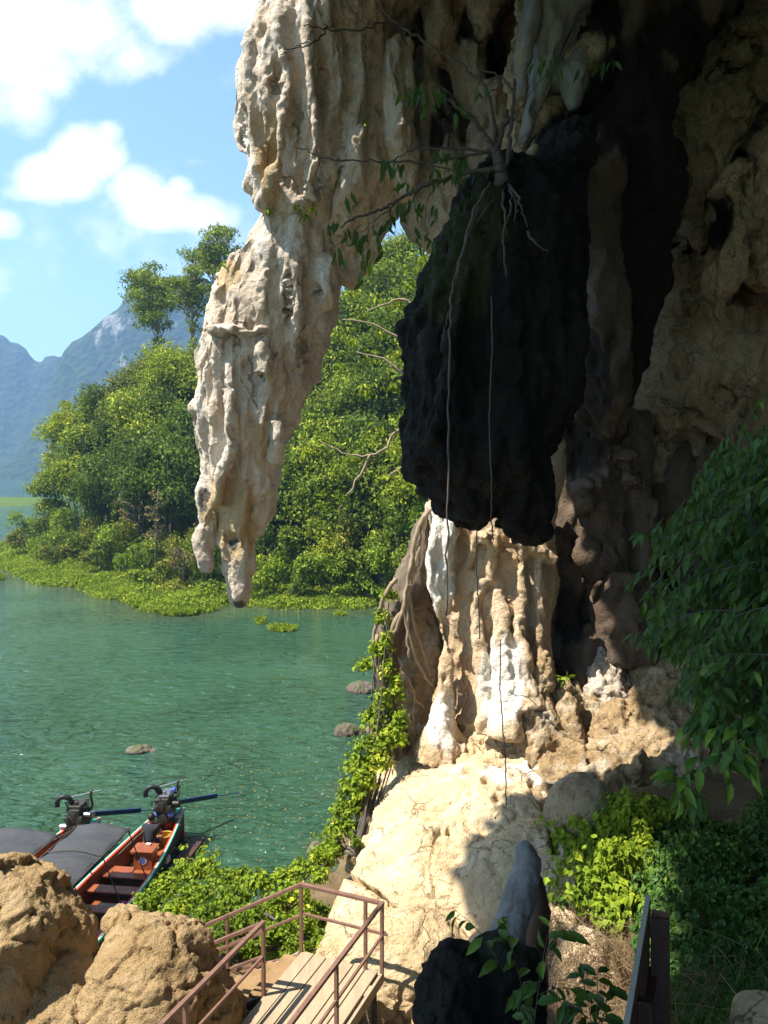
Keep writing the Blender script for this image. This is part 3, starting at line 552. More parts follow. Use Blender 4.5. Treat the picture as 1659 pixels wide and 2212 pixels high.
# whitish column faces get a skin of flowstone of their own
rock('flowstone_column', [L([(-140, 1138, 1300, 16.2, 1.2), (0, 1134, 1280, 16.1, 1.05), (60, 1132, 1264, 16.0, 1.0), (100, 1120, 1240, 16.0, .95), (160, 1116, 1215, 16.0, .9), (220, 1108, 1195, 16.0, .8), (300, 1098, 1180, 16.0, .6), (350, 1086, 1150, 15.9, .4), (390, 1080, 1110, 15.9, .15)]),
  L([(120, 1225, 1290, 15.6, .4), (170, 1200, 1290, 15.4, .5), (215, 1212, 1270, 15.4, .4), (250, 1226, 1250, 15.4, .15)]), rib([(1165, -40, 10, 15.2), (1150, 60, 9, 15.1), (1140, 130, 8, 15.1), (1125, 220, 10, 15.2)]), rib([(1215, -40, 12, 15.1), (1210, 60, 11, 15.1), (1185, 130, 9, 15.2)])],
  .05, lime(.14, .12, .07, .03, 6.), M['grey'], 4, 'pale grey column of flowstone running down above the black rock', 'rock column')
rock('hanging_rock', [L([(330, 1156, 1160, 13.9, .05), (850, 1156, 1168, 13.9, .12), (900, 1163, 1186, 13.9, .2), (935, 1168, 1214, 13.9, .3), (960, 1168, 1222, 13.9, .35), (1000, 1172, 1224, 13.9, .33), (1040, 1174, 1216, 13.9, .28), (1080, 1178, 1204, 13.9, .2), (1120, 1182, 1198, 13.9, .12), (1146, 1188, 1194, 13.9, .04)][1:])],
  .035, lime(.05, .05, .05, .02, 2.), M['cave'], 3, 'small tan stalactite with ragged edge hanging right of the black rock', 'stalactite')
# --- the big black hanging rock
rock('black_rock', [
 L([(335, 1060, 1130, 12.31, 0.28), (370, 1035, 1180, 12.22, 0.64), (406, 1010, 1215, 12.04, 0.74), (465, 968, 1225, 11.86, 0.87), (544, 938, 1238, 11.77, 0.97), (588, 918, 1245, 11.77, 1.00), (650, 886, 1250, 11.77, 1.03), (697, 864, 1255, 11.77, 1.03), (752, 862, 1262, 11.77, 1.03), (877, 874, 1250, 11.77, 1.03), (940, 864, 1200, 11.77, 1.00), (992, 862, 1172, 11.77, 0.97), (1040, 880, 1160, 11.77, 0.83), (1067, 908, 1120, 11.77, 0.69), (1100, 940, 1070, 11.77, 0.48), (1125, 965, 1058, 11.77, 0.35), (1140, 990, 1030, 11.77, 0.14)], 48),
 L([(650, 1030, 1260, 12.04, 0.92), (850, 1040, 1240, 11.95, 0.87), (1000, 1060, 1172, 11.86, 0.74), (1060, 1080, 1178, 11.77, 0.52), (1110, 1078, 1186, 11.77, 0.41), (1145, 1092, 1190, 11.77, 0.35), (1168, 1128, 1182, 11.77, 0.19), (1178, 1140, 1170, 11.77, 0.07)], 36),
 L([(380, 1120, 1260, 12.49, 0.64), (500, 1130, 1270, 12.49, 0.55), (700, 1160, 1260, 12.49, 0.46), (860, 1180, 1250, 12.58, 0.28)]),
 rib([(1075, 400, 18, 11.31), (1040, 500, 20, 11.04), (1000, 640, 20, 10.77), (960, 800, 22, 10.68), (930, 960, 20, 10.77)]),
 rib([(1130, 420, 20, 11.40), (1120, 560, 20, 11.04), (1110, 760, 22, 10.86), (1100, 1000, 18, 11.04)]),
 pell(1195, 395, 13.0, 55, 1.7, 60), pell(1210, 350, 14.2, 50, 1.4, 50),
], .05, lime(.09, .09, .11, .055, 12., 1.4)+[lambda V, N: .03*facet(V, 4.5, 3., (1, 1, .6))+.02*(ridge(V, 9, (1, 1, .5), 8., 2)-.8)], M['black'], 4, 'huge black mossy rock hanging in shade at the centre of the cave mouth', 'rock', stain=blobstain([(985, 560, 11.2, .7, .9, 2), (1040, 480, 11.2, .6, .8, 1.5)]))
# --- sunlit pillar under it
PL = 16.4
rock('rock_pillar', [
 L([(1020, 950, 1180, 17.2, .5), (1090, 922, 1190, 16.9, .75), (1134, 926, 1196, 16.8, .85), (1200, 926, 1200, 16.8, .9), (1268, 930, 1204, 16.8, .95), (1322, 948, 1196, 16.8, .95), (1370, 958, 1190, 16.8, .95), (1420, 965, 1186, 16.8, .95), (1500, 975, 1190, 16.7, 1.0), (1600, 940, 1220, 16.5, 1.1), (1700, 900, 1260, 16.2, 1.3)], 44),
 L([(1090, 924, 965, 16.0, .25), (1134, 926, 962, 15.9, .28), (1195, 915, 962, 15.85, .3), (1268, 914, 958, 15.85, .28), (1322, 936, 962, 15.9, .2), (1350, 944, 966, 15.95, .18), (1380, 950, 966, 16, .12)], 20),
 L([(1100, 955, 985, 15.9, .2), (1150, 950, 990, 15.8, .25), (1250, 950, 982, 15.85, .2), (1330, 958, 980, 15.95, .15)], 16),
 L([(1375, 955, 968, 16.0, .1), (1400, 952, 975, 15.9, .2), (1450, 938, 975, 15.75, .28), (1520, 930, 975, 15.6, .35), (1560, 925, 985, 15.5, .4), (1600, 905, 1000, 15.4, .5), (1640, 890, 1010, 15.3, .5)], 20),
 rib([(1046, 1250, 7, 15.85), (1030, 1290, 11, 15.75), (1028, 1350, 11, 15.7), (1036, 1420, 12, 15.6), (1050, 1490, 14, 15.45), (1042, 1560, 17, 15.2), (1040, 1590, 14, 15.1)]),
 rib([(1078, 1272, 7, 15.8), (1082, 1310, 13, 15.7), (1082, 1380, 20, 15.55), (1090, 1450, 26, 15.4), (1095, 1520, 30, 15.2), (1090, 1600, 40, 14.9)]),
 rib([(1020, 1120, 12, 15.85), (1018, 1180, 12, 15.8), (1008, 1230, 10, 15.85)]),
 rib([(1065, 1150, 12, 15.75), (1060, 1220, 10, 15.8), (1064, 1265, 8, 15.85)]),
 rib([(1110, 1155, 22, 15.75), (1140, 1170, 24, 15.75), (1170, 1190, 22, 15.85), (1192, 1215, 14, 16.0)]),
 rib([(1132, 1180, 14, 15.75), (1128, 1260, 10, 15.8), (1130, 1340, 12, 15.8)]),
 rib([(1160, 1200, 14, 15.85), (1165, 1300, 12, 15.9), (1160, 1400, 14, 15.85), (1150, 1500, 20, 15.6)]),
 rib([(1120, 1330, 10, 15.7), (1125, 1400, 22, 15.5), (1130, 1470, 26, 15.3), (1140, 1540, 36, 15.0)]),
 pell(1045, 1160, 15.75, 20, .3, 16),
], .04, lime(.07, .07, .075, .03, 20., 1.6), M['golden'], 3, 'tall golden fluted rock pillar lit by the sun under the black rock', 'rock pillar', stain=blobstain([(935, 1200, 15.7, .7, 1, 1.8), (1080, 1480, 15.3, .6, .9, 2.), (955, 1560, 15.2, .5, .8, 1.6)]))
# --- the smooth cream mound it stands on
mound = [ell((2.3, 14.6, 2.2), (3.1, 3.0, 2.25), (0.12, 0.0, 0)), ell((1.3, 13.0, 1.6), (2.45, 2.3, 2.35), (.15, 0, 0)), ell((3.2, 16.6, 3.2), (3.4, 2.2, 1.9)),
  ell((1.2, 12.2, .4), (2.4, 2.0, 2.6)), ell((2.6, 12.2, 2.0), (2.2, 1.8, 2.2))]
PITS = [(925, 1795, 9, 6, .16), (950, 1797, 12, 7, .22), (972, 1796, 10, 6, .18), (905, 1800, 5, 4, .1), (850, 1650, 14, 5, .2), (835, 1660, 6, 22, .10), (1060, 1640, 14, 6, .2), (1078, 1650, 14, 8, .25), (1050, 1685, 10, 10, .2), (1090, 1630, 12, 6, .22), (1095, 1705, 22, 5, .22), (1075, 1725, 12, 12, .15), (1000, 1595, 12, 6, .14), (1120, 1600, 7, 6, .2), (1040, 1600, 8, 5, .15), (1150, 1650, 10, 14, .18), (1000, 1665, 16, 5, .12), (880, 1760, 40, 3, .05), (800, 1850, 14, 10, .10), (760, 1870, 12, 12, .12), (920, 1880, 5, 30, .06), (940, 1940, 30, 4, .07), (1010, 1770, 6, 4, .1)]
CREASE = [([(700, 1885), (745, 1888), (800, 1925), (850, 1965), (885, 2000), (910, 2035)], 7, .22), ([(885, 2000), (850, 2050), (800, 2120)], 6, .18), ([(955, 1790), (930, 1850), (932, 1900), (948, 1960), (975, 2010)], 4, .10), ([(820, 1690), (800, 1760), (790, 1820), (745, 1850)], 4, .08), ([(1150, 1690), (1190, 1760), (1200, 1840)], 8, .2)]
def pitd(V, N):
    o_, px, py = pitf(V, PITS)
    for ln, w_, dp in CREASE:
        d = np.full(len(V), 1e9); w = 7*fbm(V, 3, 2)
        for (ax, ay), (bx, by) in zip(ln[:-1], ln[1:]):
            t_ = np.clip(((px+w-ax)*(bx-ax)+(py+w-ay)*(by-ay))/((bx-ax)**2+(by-ay)**2), 0, 1); d = np.minimum(d, np.hypot(px+w-ax-t_*(bx-ax), py+w-ay-t_*(by-ay)))
        o_ = np.maximum(o_, dp*smooth01(1.4-d/w_))
    up = smooth01((1720-py)/120)
    return -o_+up*(.05+.09*smooth01((px-1110)/80))*(facet(V, 2.6, 3.)+.3*facet(V, 7., 9.)+(ridge(V, 3.2, (1, 1, 1.5), 5., 3)-.8))-.05*np.maximum(0, .05-np.abs(fbm(V, .7, 3, off=61)))/.05+.012*facet(V, 5, 7.)
rock('rock_mound', mound+[ell((1.6, 13.3, 0.2), (2.9, 2.6, 2.0))], .035, lime(.10, .03, .06, .012, 30.)+[pitd], M['cream'], 10, 'smooth cream rock mound between the pillar and the stair platform', 'rock', stain=blobstain([(960, 1600, 14.5, .8, .7), (1080, 1600, 14, .8, .9, 1), (1180, 1650, 14, .5, .9, 1), (770, 1800, 13.2, .5, .6)]))
rock('rock_slope', [ell((4.5, 14.7, 2.6), (2.9, 2.6, 2.25)), ell((6.5, 15.2, 2.7), (3.2, 2.6, 2.7)), ell((4.4, 16.4, 3.2), (2.4, 1.6, 2.2)), ell((3.6, 14.9, 3.4), (.7, .7, 1.5)), ell((4.9, 15.4, 3.9), (.8, .8, 1.5)), ell((6.0, 15.6, 4.2), (.9, .9, 1.5))], .045,
  lime(.10, .05, .06, .03, 90.)+[lambda V, N: .16*facet(V+.1*fbm(V, 1.5, 2)[:, None], 1.9, 3., (1, 1, .7))+.07*facet(V, 5.0, 9.)+.10*(ridge(V, 2.4, (1, 1, .6), 5., 3)-.9)-.16*np.maximum(0, fbm(V, 2.2, 3, off=9)-.18)], M['ochre'], 5, 'rough ochre rock slope right of the pillar foot running under the bush', 'rock')
rock('boulder', [ell((.35, 11.0, 2.05), (1.25, 1.05, 1.5), (.1, .12, 0)), ell((-.35, 11.4, 2.2), (.8, .8, 1.0))], .035, lime(.05, .02, .05, .02, 33.)+[lambda V, N: .04*facet(V, 2.2, 3.)], M['tan'], 5, 'cream boulder right behind the far corner of the handrail', 'boulder')
rock('boulder', [ell((1.0, 10.0, 2.0), (.85, .8, 1.3), (0, .3, 0)), ell((1.6, 10.6, 2.3), (.7, .7, 1.2))], .035, lime(.05, .02, .05, .02, 35.)+[lambda V, N: .04*facet(V, 2.5, 5.)], M['tan'], 4, 'cream boulder under the mound carrying the shadow of the railing', 'boulder')
rock('boulder', [ell((.35, 8.9, 2.1), (.62, .7, .75), (0, .2, .2))], .03, lime(.06, .02, .05, .02, 36.), M['cream'], 4, 'low cream boulder beside the near right edge of the platform', 'boulder')
def pxv(V):
    y = V[:, 1]; z = V[:, 2]-H; c = math.cos(TH)*y-math.sin(TH)*z; u = math.sin(TH)*y+math.cos(TH)*z; return CX+F*V[:, 0]/c, CY-F*u/c
# craggy rocks to the right of the pillar
def crag(a=.12, off=0.):
    return [lambda V, N: a*.9*facet(V+.12*fbm(V, 1.2, 2)[:, None], 2.1, off, (1, 1, .6))+a*.8*(ridge(V, 1.3, (1, 1, .5), off, 2)-.8), lambda V, N: a*.42*facet(V, 5.5, off+3, (1, 1, .7))+a*.5*(ridge(V, 4.5, (1, 1, .6), off+7, 3)-.8)-a*1.3*np.maximum(0, fbm(V, 4.2, 2, off=off+9)-.25), lambda V, N: a*.12*ridge(V, 12, (1, 1, 1), off, 2)]
rock('crag', [L([(1425, 1150, 1185, 15.6, .3), (1450, 1125, 1192, 15.5, .35), (1500, 1118, 1195, 15.4, .4), (1560, 1110, 1210, 15.2, .5), (1640, 1100, 1230, 15.0, .6)]), L([(1405, 1168, 1184, 15.4, .10), (1450, 1166, 1190, 15.3, .14), (1520, 1162, 1194, 15.2, .2)])], .035, crag(.1, 1.), M['ochre'], 3, 'golden jagged crag with a knob on top at the foot of the pillar', 'rock')
rock('crag', [L([(1468, 1205, 1225, 15.6, .2), (1490, 1196, 1240, 15.5, .3), (1540, 1190, 1255, 15.3, .45), (1600, 1180, 1270, 15.1, .55), (1660, 1170, 1280, 14.9, .6)])], .035, crag(.09, 4.), M['ochre'], 3, 'rounded tan crag with a little fern on top right of the pillar', 'rock')
rock('crag', [L([(1375, 1310, 1325, 16.6, .15), (1400, 1285, 1340, 16.6, .35), (1450, 1256, 1345, 16.5, .5), (1520, 1255, 1355, 16.2, .6), (1600, 1290, 1370, 15.8, .7), (1680, 1310, 1400, 15.2, .8)])], .035, crag(.12, 8.), M['pale'], 3, 'white and black pitted crag standing against the dark cave wall', 'rock', stain=None, soot=lambda V, N: np.full(len(V), .42))
rock('crag', [L([(1420, 1390, 1440, 16.4, .3), (1450, 1370, 1490, 16.3, .6), (1520, 1340, 1500, 16.0, .8), (1600, 1330, 1490, 15.4, .9), (1680, 1330, 1490, 14.8, .9)]), L([(1400, 1480, 1600, 16.2, .5), (1450, 1460, 1640, 16, .7), (1540, 1470, 1680, 15.4, .8), (1640, 1470, 1700, 14, .8)])], .04, crag(.12, 12.), M['ochre'], 3, 'brown rough crag partly behind the large leaved bush', 'rock')
rock('boulder', [pell(1262, 1765, 12.4, 84, .7, 88, (0, .15, 0))], .035, lime(.06, .03, .05, .02, 44.), M['cave'], 4, 'rounded boulder in the shade on the right side of the mound', 'boulder')
# --- foreground: brown boulders at the left
def brownd(off):
    return [lambda V, N: .10*fbm(V, 1.0, 3, off=off)+.07*facet(V+.1*fbm(V, 1.5, 2)[:, None], 1.7, off), lambda V, N: .030*facet(V+.05*fbm(V, 3, 2)[:, None], 4.5, off+3)+.018*fbm(V, 5, 4, off=off+2, gain=.6)-.05*np.maximum(0, .10-np.abs(fbm(V, 1.1, 2, off=off+18)))/.10, lambda V, N: .012*facet(V+.03*fbm(V, 6, 2)[:, None], 11, off+5)+.010*(ridge(V, 14, (1, 1, 1.3), off, 2)-.8)]
rock('boulder', [ell((-4.95, 9.0, 4.0), (1.22, 1.2, 1.35), (.1, .25, 0)), ell((-4.25, 9.2, 3.7), (.72, .85, 1.1)), ell((-5.7, 9.1, 3.5), (1.3, 1.2, 1.4))], .028, brownd(2.), M['brown'], 5, 'cracked golden brown boulder in the bottom left corner', 'boulder')
rock('boulder', [ell((-3.75, 8.85, 3.0), (.75, .9, 1.3), (0, -.1, 0)), ell((-3.9, 8.6, 2.6), (1.3, .9, 1.5))], .028, brownd(5.), M['brown'], 5, 'golden brown boulder wedged between the two larger ones below the boats', 'boulder')
rock('boulder', [ell((-2.85, 9.0, 3.35), (.93, .95, 1.35), (.1, .12, 0)), ell((-2.52, 9.0, 2.8), (.85, .9, 1.5)), ell((-3.1, 8.7, 2.6), (1.1, .8, 1.4))], .028, brownd(9.), M['brown'], 5, 'golden brown boulder beside the stair handrail', 'boulder')
rock('boulder', [pell(265, 1980, 10.8, 42, .35, 26)], .028, brownd(15.), M['brown'], 3, 'small brown stone peeping out between the boulders and the vines', 'boulder')
# --- foreground: dark rock, grey snag, rock at the right edge
rock('dark_rock', [pell(985, 2190, 6.0, 92, .42, 160), pell(1090, 2190, 6.1, 92, .45, 170), pell(1070, 2080, 6.2, 50, .25, 60)], .022, lime(.05, .03, .045, .015, 50., 2.)+[lambda V, N: .022*facet(V, 8, 3.)+.010*(ridge(V, 20, (1, 1, 1), 8., 2)-.8)], M['black'], 4, 'dark mossy rock in the foreground shade below the grey snag', 'rock')
rock('snag', [L([(1822, 1128, 1142, 6.9, .05), (1832, 1117, 1156, 6.88, .09), (1852, 1116, 1162, 6.85, .12), (1880, 1112, 1163, 6.8, .13), (1895, 1107, 1161, 6.76, .13), (1908, 1098, 1157, 6.75, .14), (1930, 1090, 1154, 6.72, .15), (1960, 1084, 1148, 6.65, .16), (2000, 1068, 1142, 6.55, .17), (2040, 1044, 1134, 6.45, .18), (2090, 1018, 1128, 6.35, .2), (2160, 1000, 1130, 6.25, .22)], 28)], .015, lime(.03, .022, .016, .006, 60., 3.)+[lambda V, N: .012*facet(V, 7, 2., (1, 1, .4))], M['grey'], 3, 'smooth leaning grey stone snag rising from behind the dark rock', 'rock')
rock('dark_rock', [pell(1150, 1990, 7.1, 36, .3, 112, (0, .1, 0)), pell(1130, 2120, 7.0, 50, .3, 120)], .025, lime(.04, .02, .03, .015, 64., 2.), M['grey'], 3, 'dark brown rock behind the grey snag at the edge of the mound', 'rock', stain=lambda V, N: np.full(len(V), 1.))
rock('boulder', [pell(1670, 2250, 3.0, 78, .25, 72)], .015, lime(.03, .01, .02, .01, 70., 2.), M['cream'], 3, 'pale rock in the bottom right corner', 'boulder')
rock('pale_rock', [pell(1262, 2170, 8.9, 78, .6, 170), pell(1215, 2060, 9.6, 50, .5, 110)], .035, lime(.06, .02, .06, .03, 81.), M['cream'], 5, 'pale rock under the dry straw left of the notice board', 'rock')
# --- rocks in the water and along the shore
for i, (px, py, w, h, lab) in enumerate([(748, 1578, 28, 17, 'small mossy rock standing in the water near the shore'), (785, 1485, 38, 14, 'low grassy rock at the waterline under the strangler roots'), (300, 1620, 26, 6, 'flat rock just breaking the surface in the middle of the bay'), (684, 1838, 22, 22, 'grey shore rock beside the vines above the last boat')]):
    g = G(px, py+h*.4); rock('shore_rock', [ell(tuple(g+Vector((0, .0, .05))), (w*g.y/F, w*g.y/F*.8, max(h, 6)*g.y/F*1.1)), ell(tuple(g+Vector((w*g.y/F*.7, .1, -.05))), (w*g.y/F*.8, w*g.y/F*.6, max(h, 5)*g.y/F*.9))], .03, crag(.05, 20.+i), M['shore'], 2, lab, 'rock')
# --- unseen roof, outline and gaps shaped to place sun and shade; the side wall and the ground under it
roofpoly = [(-10.2, -4), (-9.5, 2), (-8.6, 5.6), (-8.1, 7.4), (-7.2, 8.6), (-6.6, 9.3), (-5.6, 9.55), (-3.9, 9.7), (-3.0, 10.2), (-2.6, 12.3), (-2.2, 13.4), (-1.9, 15), (-1.6, 17), (-1.6, 30), (20, 30), (20, -12), (-10.2, -12)]
roofpoly = [(x-.3, y+1.4) for x, y in roofpoly]
def inpoly(x, y, poly):
    c = False; n = len(poly)
    for i in range(n):
        x1, y1 = poly[i]; x2, y2 = poly[i-1]
        if (y1 > y) != (y2 > y) and x < (x2-x1)*(y-y1)/(y2-y1)+x1: c = not c
    return c
sun_gaps = [(-6.0, 4.2, 1.0, .75), (-5.6, 5.5, .9, .7), (-5.1, 6.6, .85, .75)]  # gaps added in the roof so sun reaches the creeper and straw
sun_gaps = [(a-.3, b+1.4, c, d) for a, b, c, d in sun_gaps]
mb = MB(); cs = .25
cells = {}
for i in range(-44, 80):
    for j in range(-48, 104):
        x = i*cs; y = j*cs
        if inpoly(x+.12+.25*math.sin(y*2.1), y+.12, roofpoly) and all(((x-h[0])/h[2])**2+((y-h[1])/h[3])**2 > 1 for h in sun_gaps): cells[(i, j)] = 1
def rz(x, y): return 19.5+max(0, y-14.5)*1.1+.3*math.sin(x*1.3+1)*math.sin(y*1.1)+.15*math.sin(x*3.1)*math.cos(y*2.7)
V = []; idx = {}
def vid(i, j, t):
    k = (i, j, t)
    if k not in idx: idx[k] = len(V); x = i*cs; y = j*cs; V.append((x+.08*math.sin(i*2.7+j*1.3)-(.85 if t else 0), y+.08*math.cos(i*1.9+j*2.3)-(.41 if t else 0), rz(x, y)+(1.5 if t else 0)))
    return idx[k]
Fs = []
for (i, j) in cells:
    Fs.append((vid(i, j, 0), vid(i, j+1, 0), vid(i+1, j+1, 0), vid(i+1, j, 0))); Fs.append((vid(i, j, 1), vid(i+1, j, 1), vid(i+1, j+1, 1), vid(i, j+1, 1)))
    for di, dj, a, b in ((-1, 0, (i, j), (i, j+1)), (1, 0, (i+1, j+1), (i+1, j)), (0, -1, (i+1, j), (i, j)), (0, 1, (i, j+1), (i+1, j+1))):
        if (i+di, j+dj) not in cells: Fs.append((vid(*a, 0), vid(*a, 1), vid(*b, 1), vid(*b, 0)))
me = mesh_np('unseen_cave_roof', V, Fs); attr(me, 'stain', np.zeros(len(V))); o = link('unseen_cave_roof', me, M['cave']); tag(o, 'unseen rock overhang above the viewer, shaped to shade the cave mouth', 'cave roof', kind='structure')
sw = []
for j in range(0, 24):
    for k in range(0, 14):
        y = -12+j*1.6; z = 2+k*1.5; sw.append((13-.25*max(0, y-5)+math.sin(y*.9+k)*.5+math.cos(z)*.4, y, z))
Fs = [(j*14+k, (j+1)*14+k, (j+1)*14+k+1, j*14+k+1) for j in range(23) for k in range(13)]
me = mesh_np('cave_side_wall', sw, Fs); attr(me, 'stain', np.zeros(len(sw))); o = link('cave_side_wall', me, M['cave']); m = o.modifiers.new('s', 'SOLIDIFY'); m.thickness = .6
tag(o, 'rock wall closing the cave on the right beyond the bush', 'cave wall', kind='structure')
# ------------------------------------------------------------------ water, banks, hills
def gridmesh(xs, ys, zf):
    gx, gy = np.meshgrid(xs, ys); z = zf(gx.ravel(), gy.ravel()); V = np.stack([gx.ravel(), gy.ravel(), z], 1); w = len(xs); h = len(ys)
    a = (np.arange(h-1)[:, None]*w+np.arange(w-1)).ravel(); return V, np.stack([a, a+1, a+w+1, a+w], 1)
def sdf(px, py, poly):
    poly = np.array(poly, float); d = np.full(len(px), 1e9); ins = np.zeros(len(px), bool)
    for i in range(len(poly)):
        a = poly[i-1]; b = poly[i]; e = b-a; t = np.clip(((px-a[0])*e[0]+(py-a[1])*e[1])/(e@e), 0, 1)
        d = np.minimum(d, np.hypot(px-a[0]-t*e[0], py-a[1]-t*e[1]))
        c = ((a[1] > py) != (b[1] > py)); 
        with np.errstate(divide='ignore', invalid='ignore'): xx = (b[0]-a[0])*(py-a[1])/(b[1]-a[1])+a[0]
        ins ^= c & (px < xx)
    return np.where(ins, d, -d)
shore = [tuple(G(*p)[:2]) for p in [(-30, 1178), (0, 1196), (10, 1222), (60, 1243), (105, 1262), (190, 1268), (240, 1290), (300, 1296), (345, 1322), (430, 1322), (480, 1300), (560, 1305), (640, 1311), (760, 1312), (835, 1300), (920, 1312)]]
shore += [(14, 48), (30, 44), (60, 60), (70, 160), (20, 190), (-20, 170), (-45, 140), (-56, 120)]
# near bank heights (x, y, z)
NB = np.array([(-16, 26, -3), (-12, 22, -3), (-9, 26, -3), (-5, 28, -3), (-3, 33, -3), (-14, 17, -3), (-7, 21, -3), (-4, 23, -3), (-16, 33, -3), (-10, 33, -3), (-5, 20, -2.6), (-9, 19, -2.6), (-16, 10, -3), (-8, 17, -1.6), (-5, 17.5, -1.2), (-2.6, 19, -.8), (-1.3, 22, -.8), (-.6, 26, -.6), (0, 32, -.5), (-10, 13, -1.5), (-7, 14, -.8), (-4.6, 15.2, .1), (-3, 15.2, .5), (-1.9, 16, .35), (-1.1, 17.6, .25), (-.4, 20, .3), (.6, 24, .6), (2, 30, 1.5), (-5, 12.5, 1.0), (-3.5, 12.5, 1.4), (-2, 12.8, 1.4), (-1, 13.6, 1.3), (-3, 10.8, 1.9), (-1.5, 11, 2.2), (-5, 9, 2.2), (-8, 9, .6), (-10, 8, -.5), (0, 10, 1.9), (1, 9, 2.2), (-1, 8, 2.5), (-3, 7, 2.8), (-6, 5, 2.5), (-1, 5, 4.2), (0, 2, 6.8), (0, -4, 8.2), (-6, 0, 4), (2.3, 9.2, 3.9), (2.0, 7.5, 4.0), (3.2, 10.5, 4.1), (2.6, 11, 3.2), (1.5, 11.3, 1.8), (2.0, 12.2, 2.2), (4.2, 9.5, 5.0), (3.6, 11.8, 4.3), (3.6, 7.6, 5.2), (2.6, 6, 4.4), (3.4, 4.6, 5.6), (5.5, 8, 6.6), (5, 5.2, 6.6), (2.2, 3.6, 5.6), (7, 10, 5.8), (9, 9, 6.6), (8, 5, 7.6), (6, 13, 4.7), (5, 16, 4.5), (9, 14, 5.2), (12, 12, 7), (14, 0, 10), (5, 0, 8), (1.4, 6, 3.0), (.6, 6, 2.6), (4.5, 12.4, 4.6), (4.6, 14, 4.3), (1.0, 14, 1.6), (3, 17, 2.0), (1.5, 21, 1.4), (6, 24, 3)], float)
def nearz(x, y):
    d2 = (x[:, None]-NB[:, 0])**2+(y[:, None]-NB[:, 1])**2+.15; w = d2**-2.2; z = (w*NB[:, 2]).sum(1)/w.sum(1)
    p = np.stack([x, y, z], 1); return z+.12*fbm(p, .8, 4)+.03*fbm(p, 3, 3)
V, Q = gridmesh(np.arange(-16, 18.1, .16), np.arange(-8, 34.1, .16), nearz)
o = link('ground', mesh_np('ground', V, Q), M['soil']); tag(o, 'brown earth bank under the vines and boulders', 'ground', kind='structure'); ROCKS['ground'] = (V, Q)
def farz(x, y):
    s = sdf(x, y, shore); p = np.stack([x, y, 0*x], 1)
    z = np.where(s > 0, .15+np.minimum(s, 10)*.10+np.clip(s-6, 0, 100)*.06, s*.25)
    hill = 26*np.exp(-(((x-26)/34)**2+((y-104)/30)**2))+15*np.exp(-(((x+12)/24)**2+((y-112)/22)**2))
    return z+hill*smooth01((s-6)/22)+.5*fbm(p, .13, 4)*smooth01(s/6)
V, Q = gridmesh(np.arange(-80, 90, 1.0), np.arange(44, 190, 1.0), farz)
o = link('far_bank_terrain', mesh_np('far_bank_terrain', V, Q), M['floor']); tag(o, kind='structure')
FARV, FARQ = V, Q
# water: one sheet to the far shore
xs = np.concatenate([[-4000, -1500, -600, -250], np.arange(-120, 80, 1.2), [150, 600, 1500, 4000]]); ys = np.concatenate([[-200, -60], np.arange(0, 130, 1.2), [180, 300, 600, 1500, 4000]])
V, Q = gridmesh(xs, ys, lambda x, y: 0*x)
me = mesh_np('water', V, Q); s1 = sdf(V[:, 0], V[:, 1], shore); nz_ = np.full(len(V), -1.); nm = (np.abs(V[:, 0]) < 16) & (V[:, 1] > 5) & (V[:, 1] < 33); nz_[nm] = nearz(V[nm, 0], V[nm, 1])
sh_ = np.clip(1+(s1-.5)/5.5, 0, 1)*.75+np.clip(1+nz_/.55, 0, 1)*.6*nm
attr(me, 'stain', np.clip(sh_, 0, 1)); o = link('water', me, M['water']); tag(o, 'green lake water with small wind ripples', 'water', kind='structure')
# far spits and opposite shore
def blobland(name, poly, z, mat, step, lab, cat=None):
    xs = np.arange(min(p[0] for p in poly)-step*2, max(p[0] for p in poly)+step*2, step); ys = np.arange(min(p[1] for p in poly)-step*2, max(p[1] for p in poly)+step*2, step)
    V, Q = gridmesh(xs, ys, lambda x, y: np.minimum(z, sdf(x, y, poly)*.12)+.25*fbm(np.stack([x, y, 0*x], 1), .1, 3)*(sdf(x, y, poly) > 0)-.1)
    o = link(name, mesh_np(name, V, Q), mat); tag(o, lab, cat or 'ground', kind='structure')
blobland('grassy_spit', [tuple(G(*p)[:2]) for p in [(-220, 1096), (60, 1094), (110, 1089), (150, 1085), (150, 1078), (60, 1077), (-220, 1077)]], 1.1, M['grassland'], 4, 'low grassy spit crossing the lake behind the trees')
blobland('sandy_shore', [tuple(G(*p)[:2]) for p in [(44, 1034), (70, 1035.5), (120, 1035.5), (170, 1034), (170, 1031.5), (60, 1031.5)]], 3, M['sand'], 14, 'bare orange shore under the far mountain')
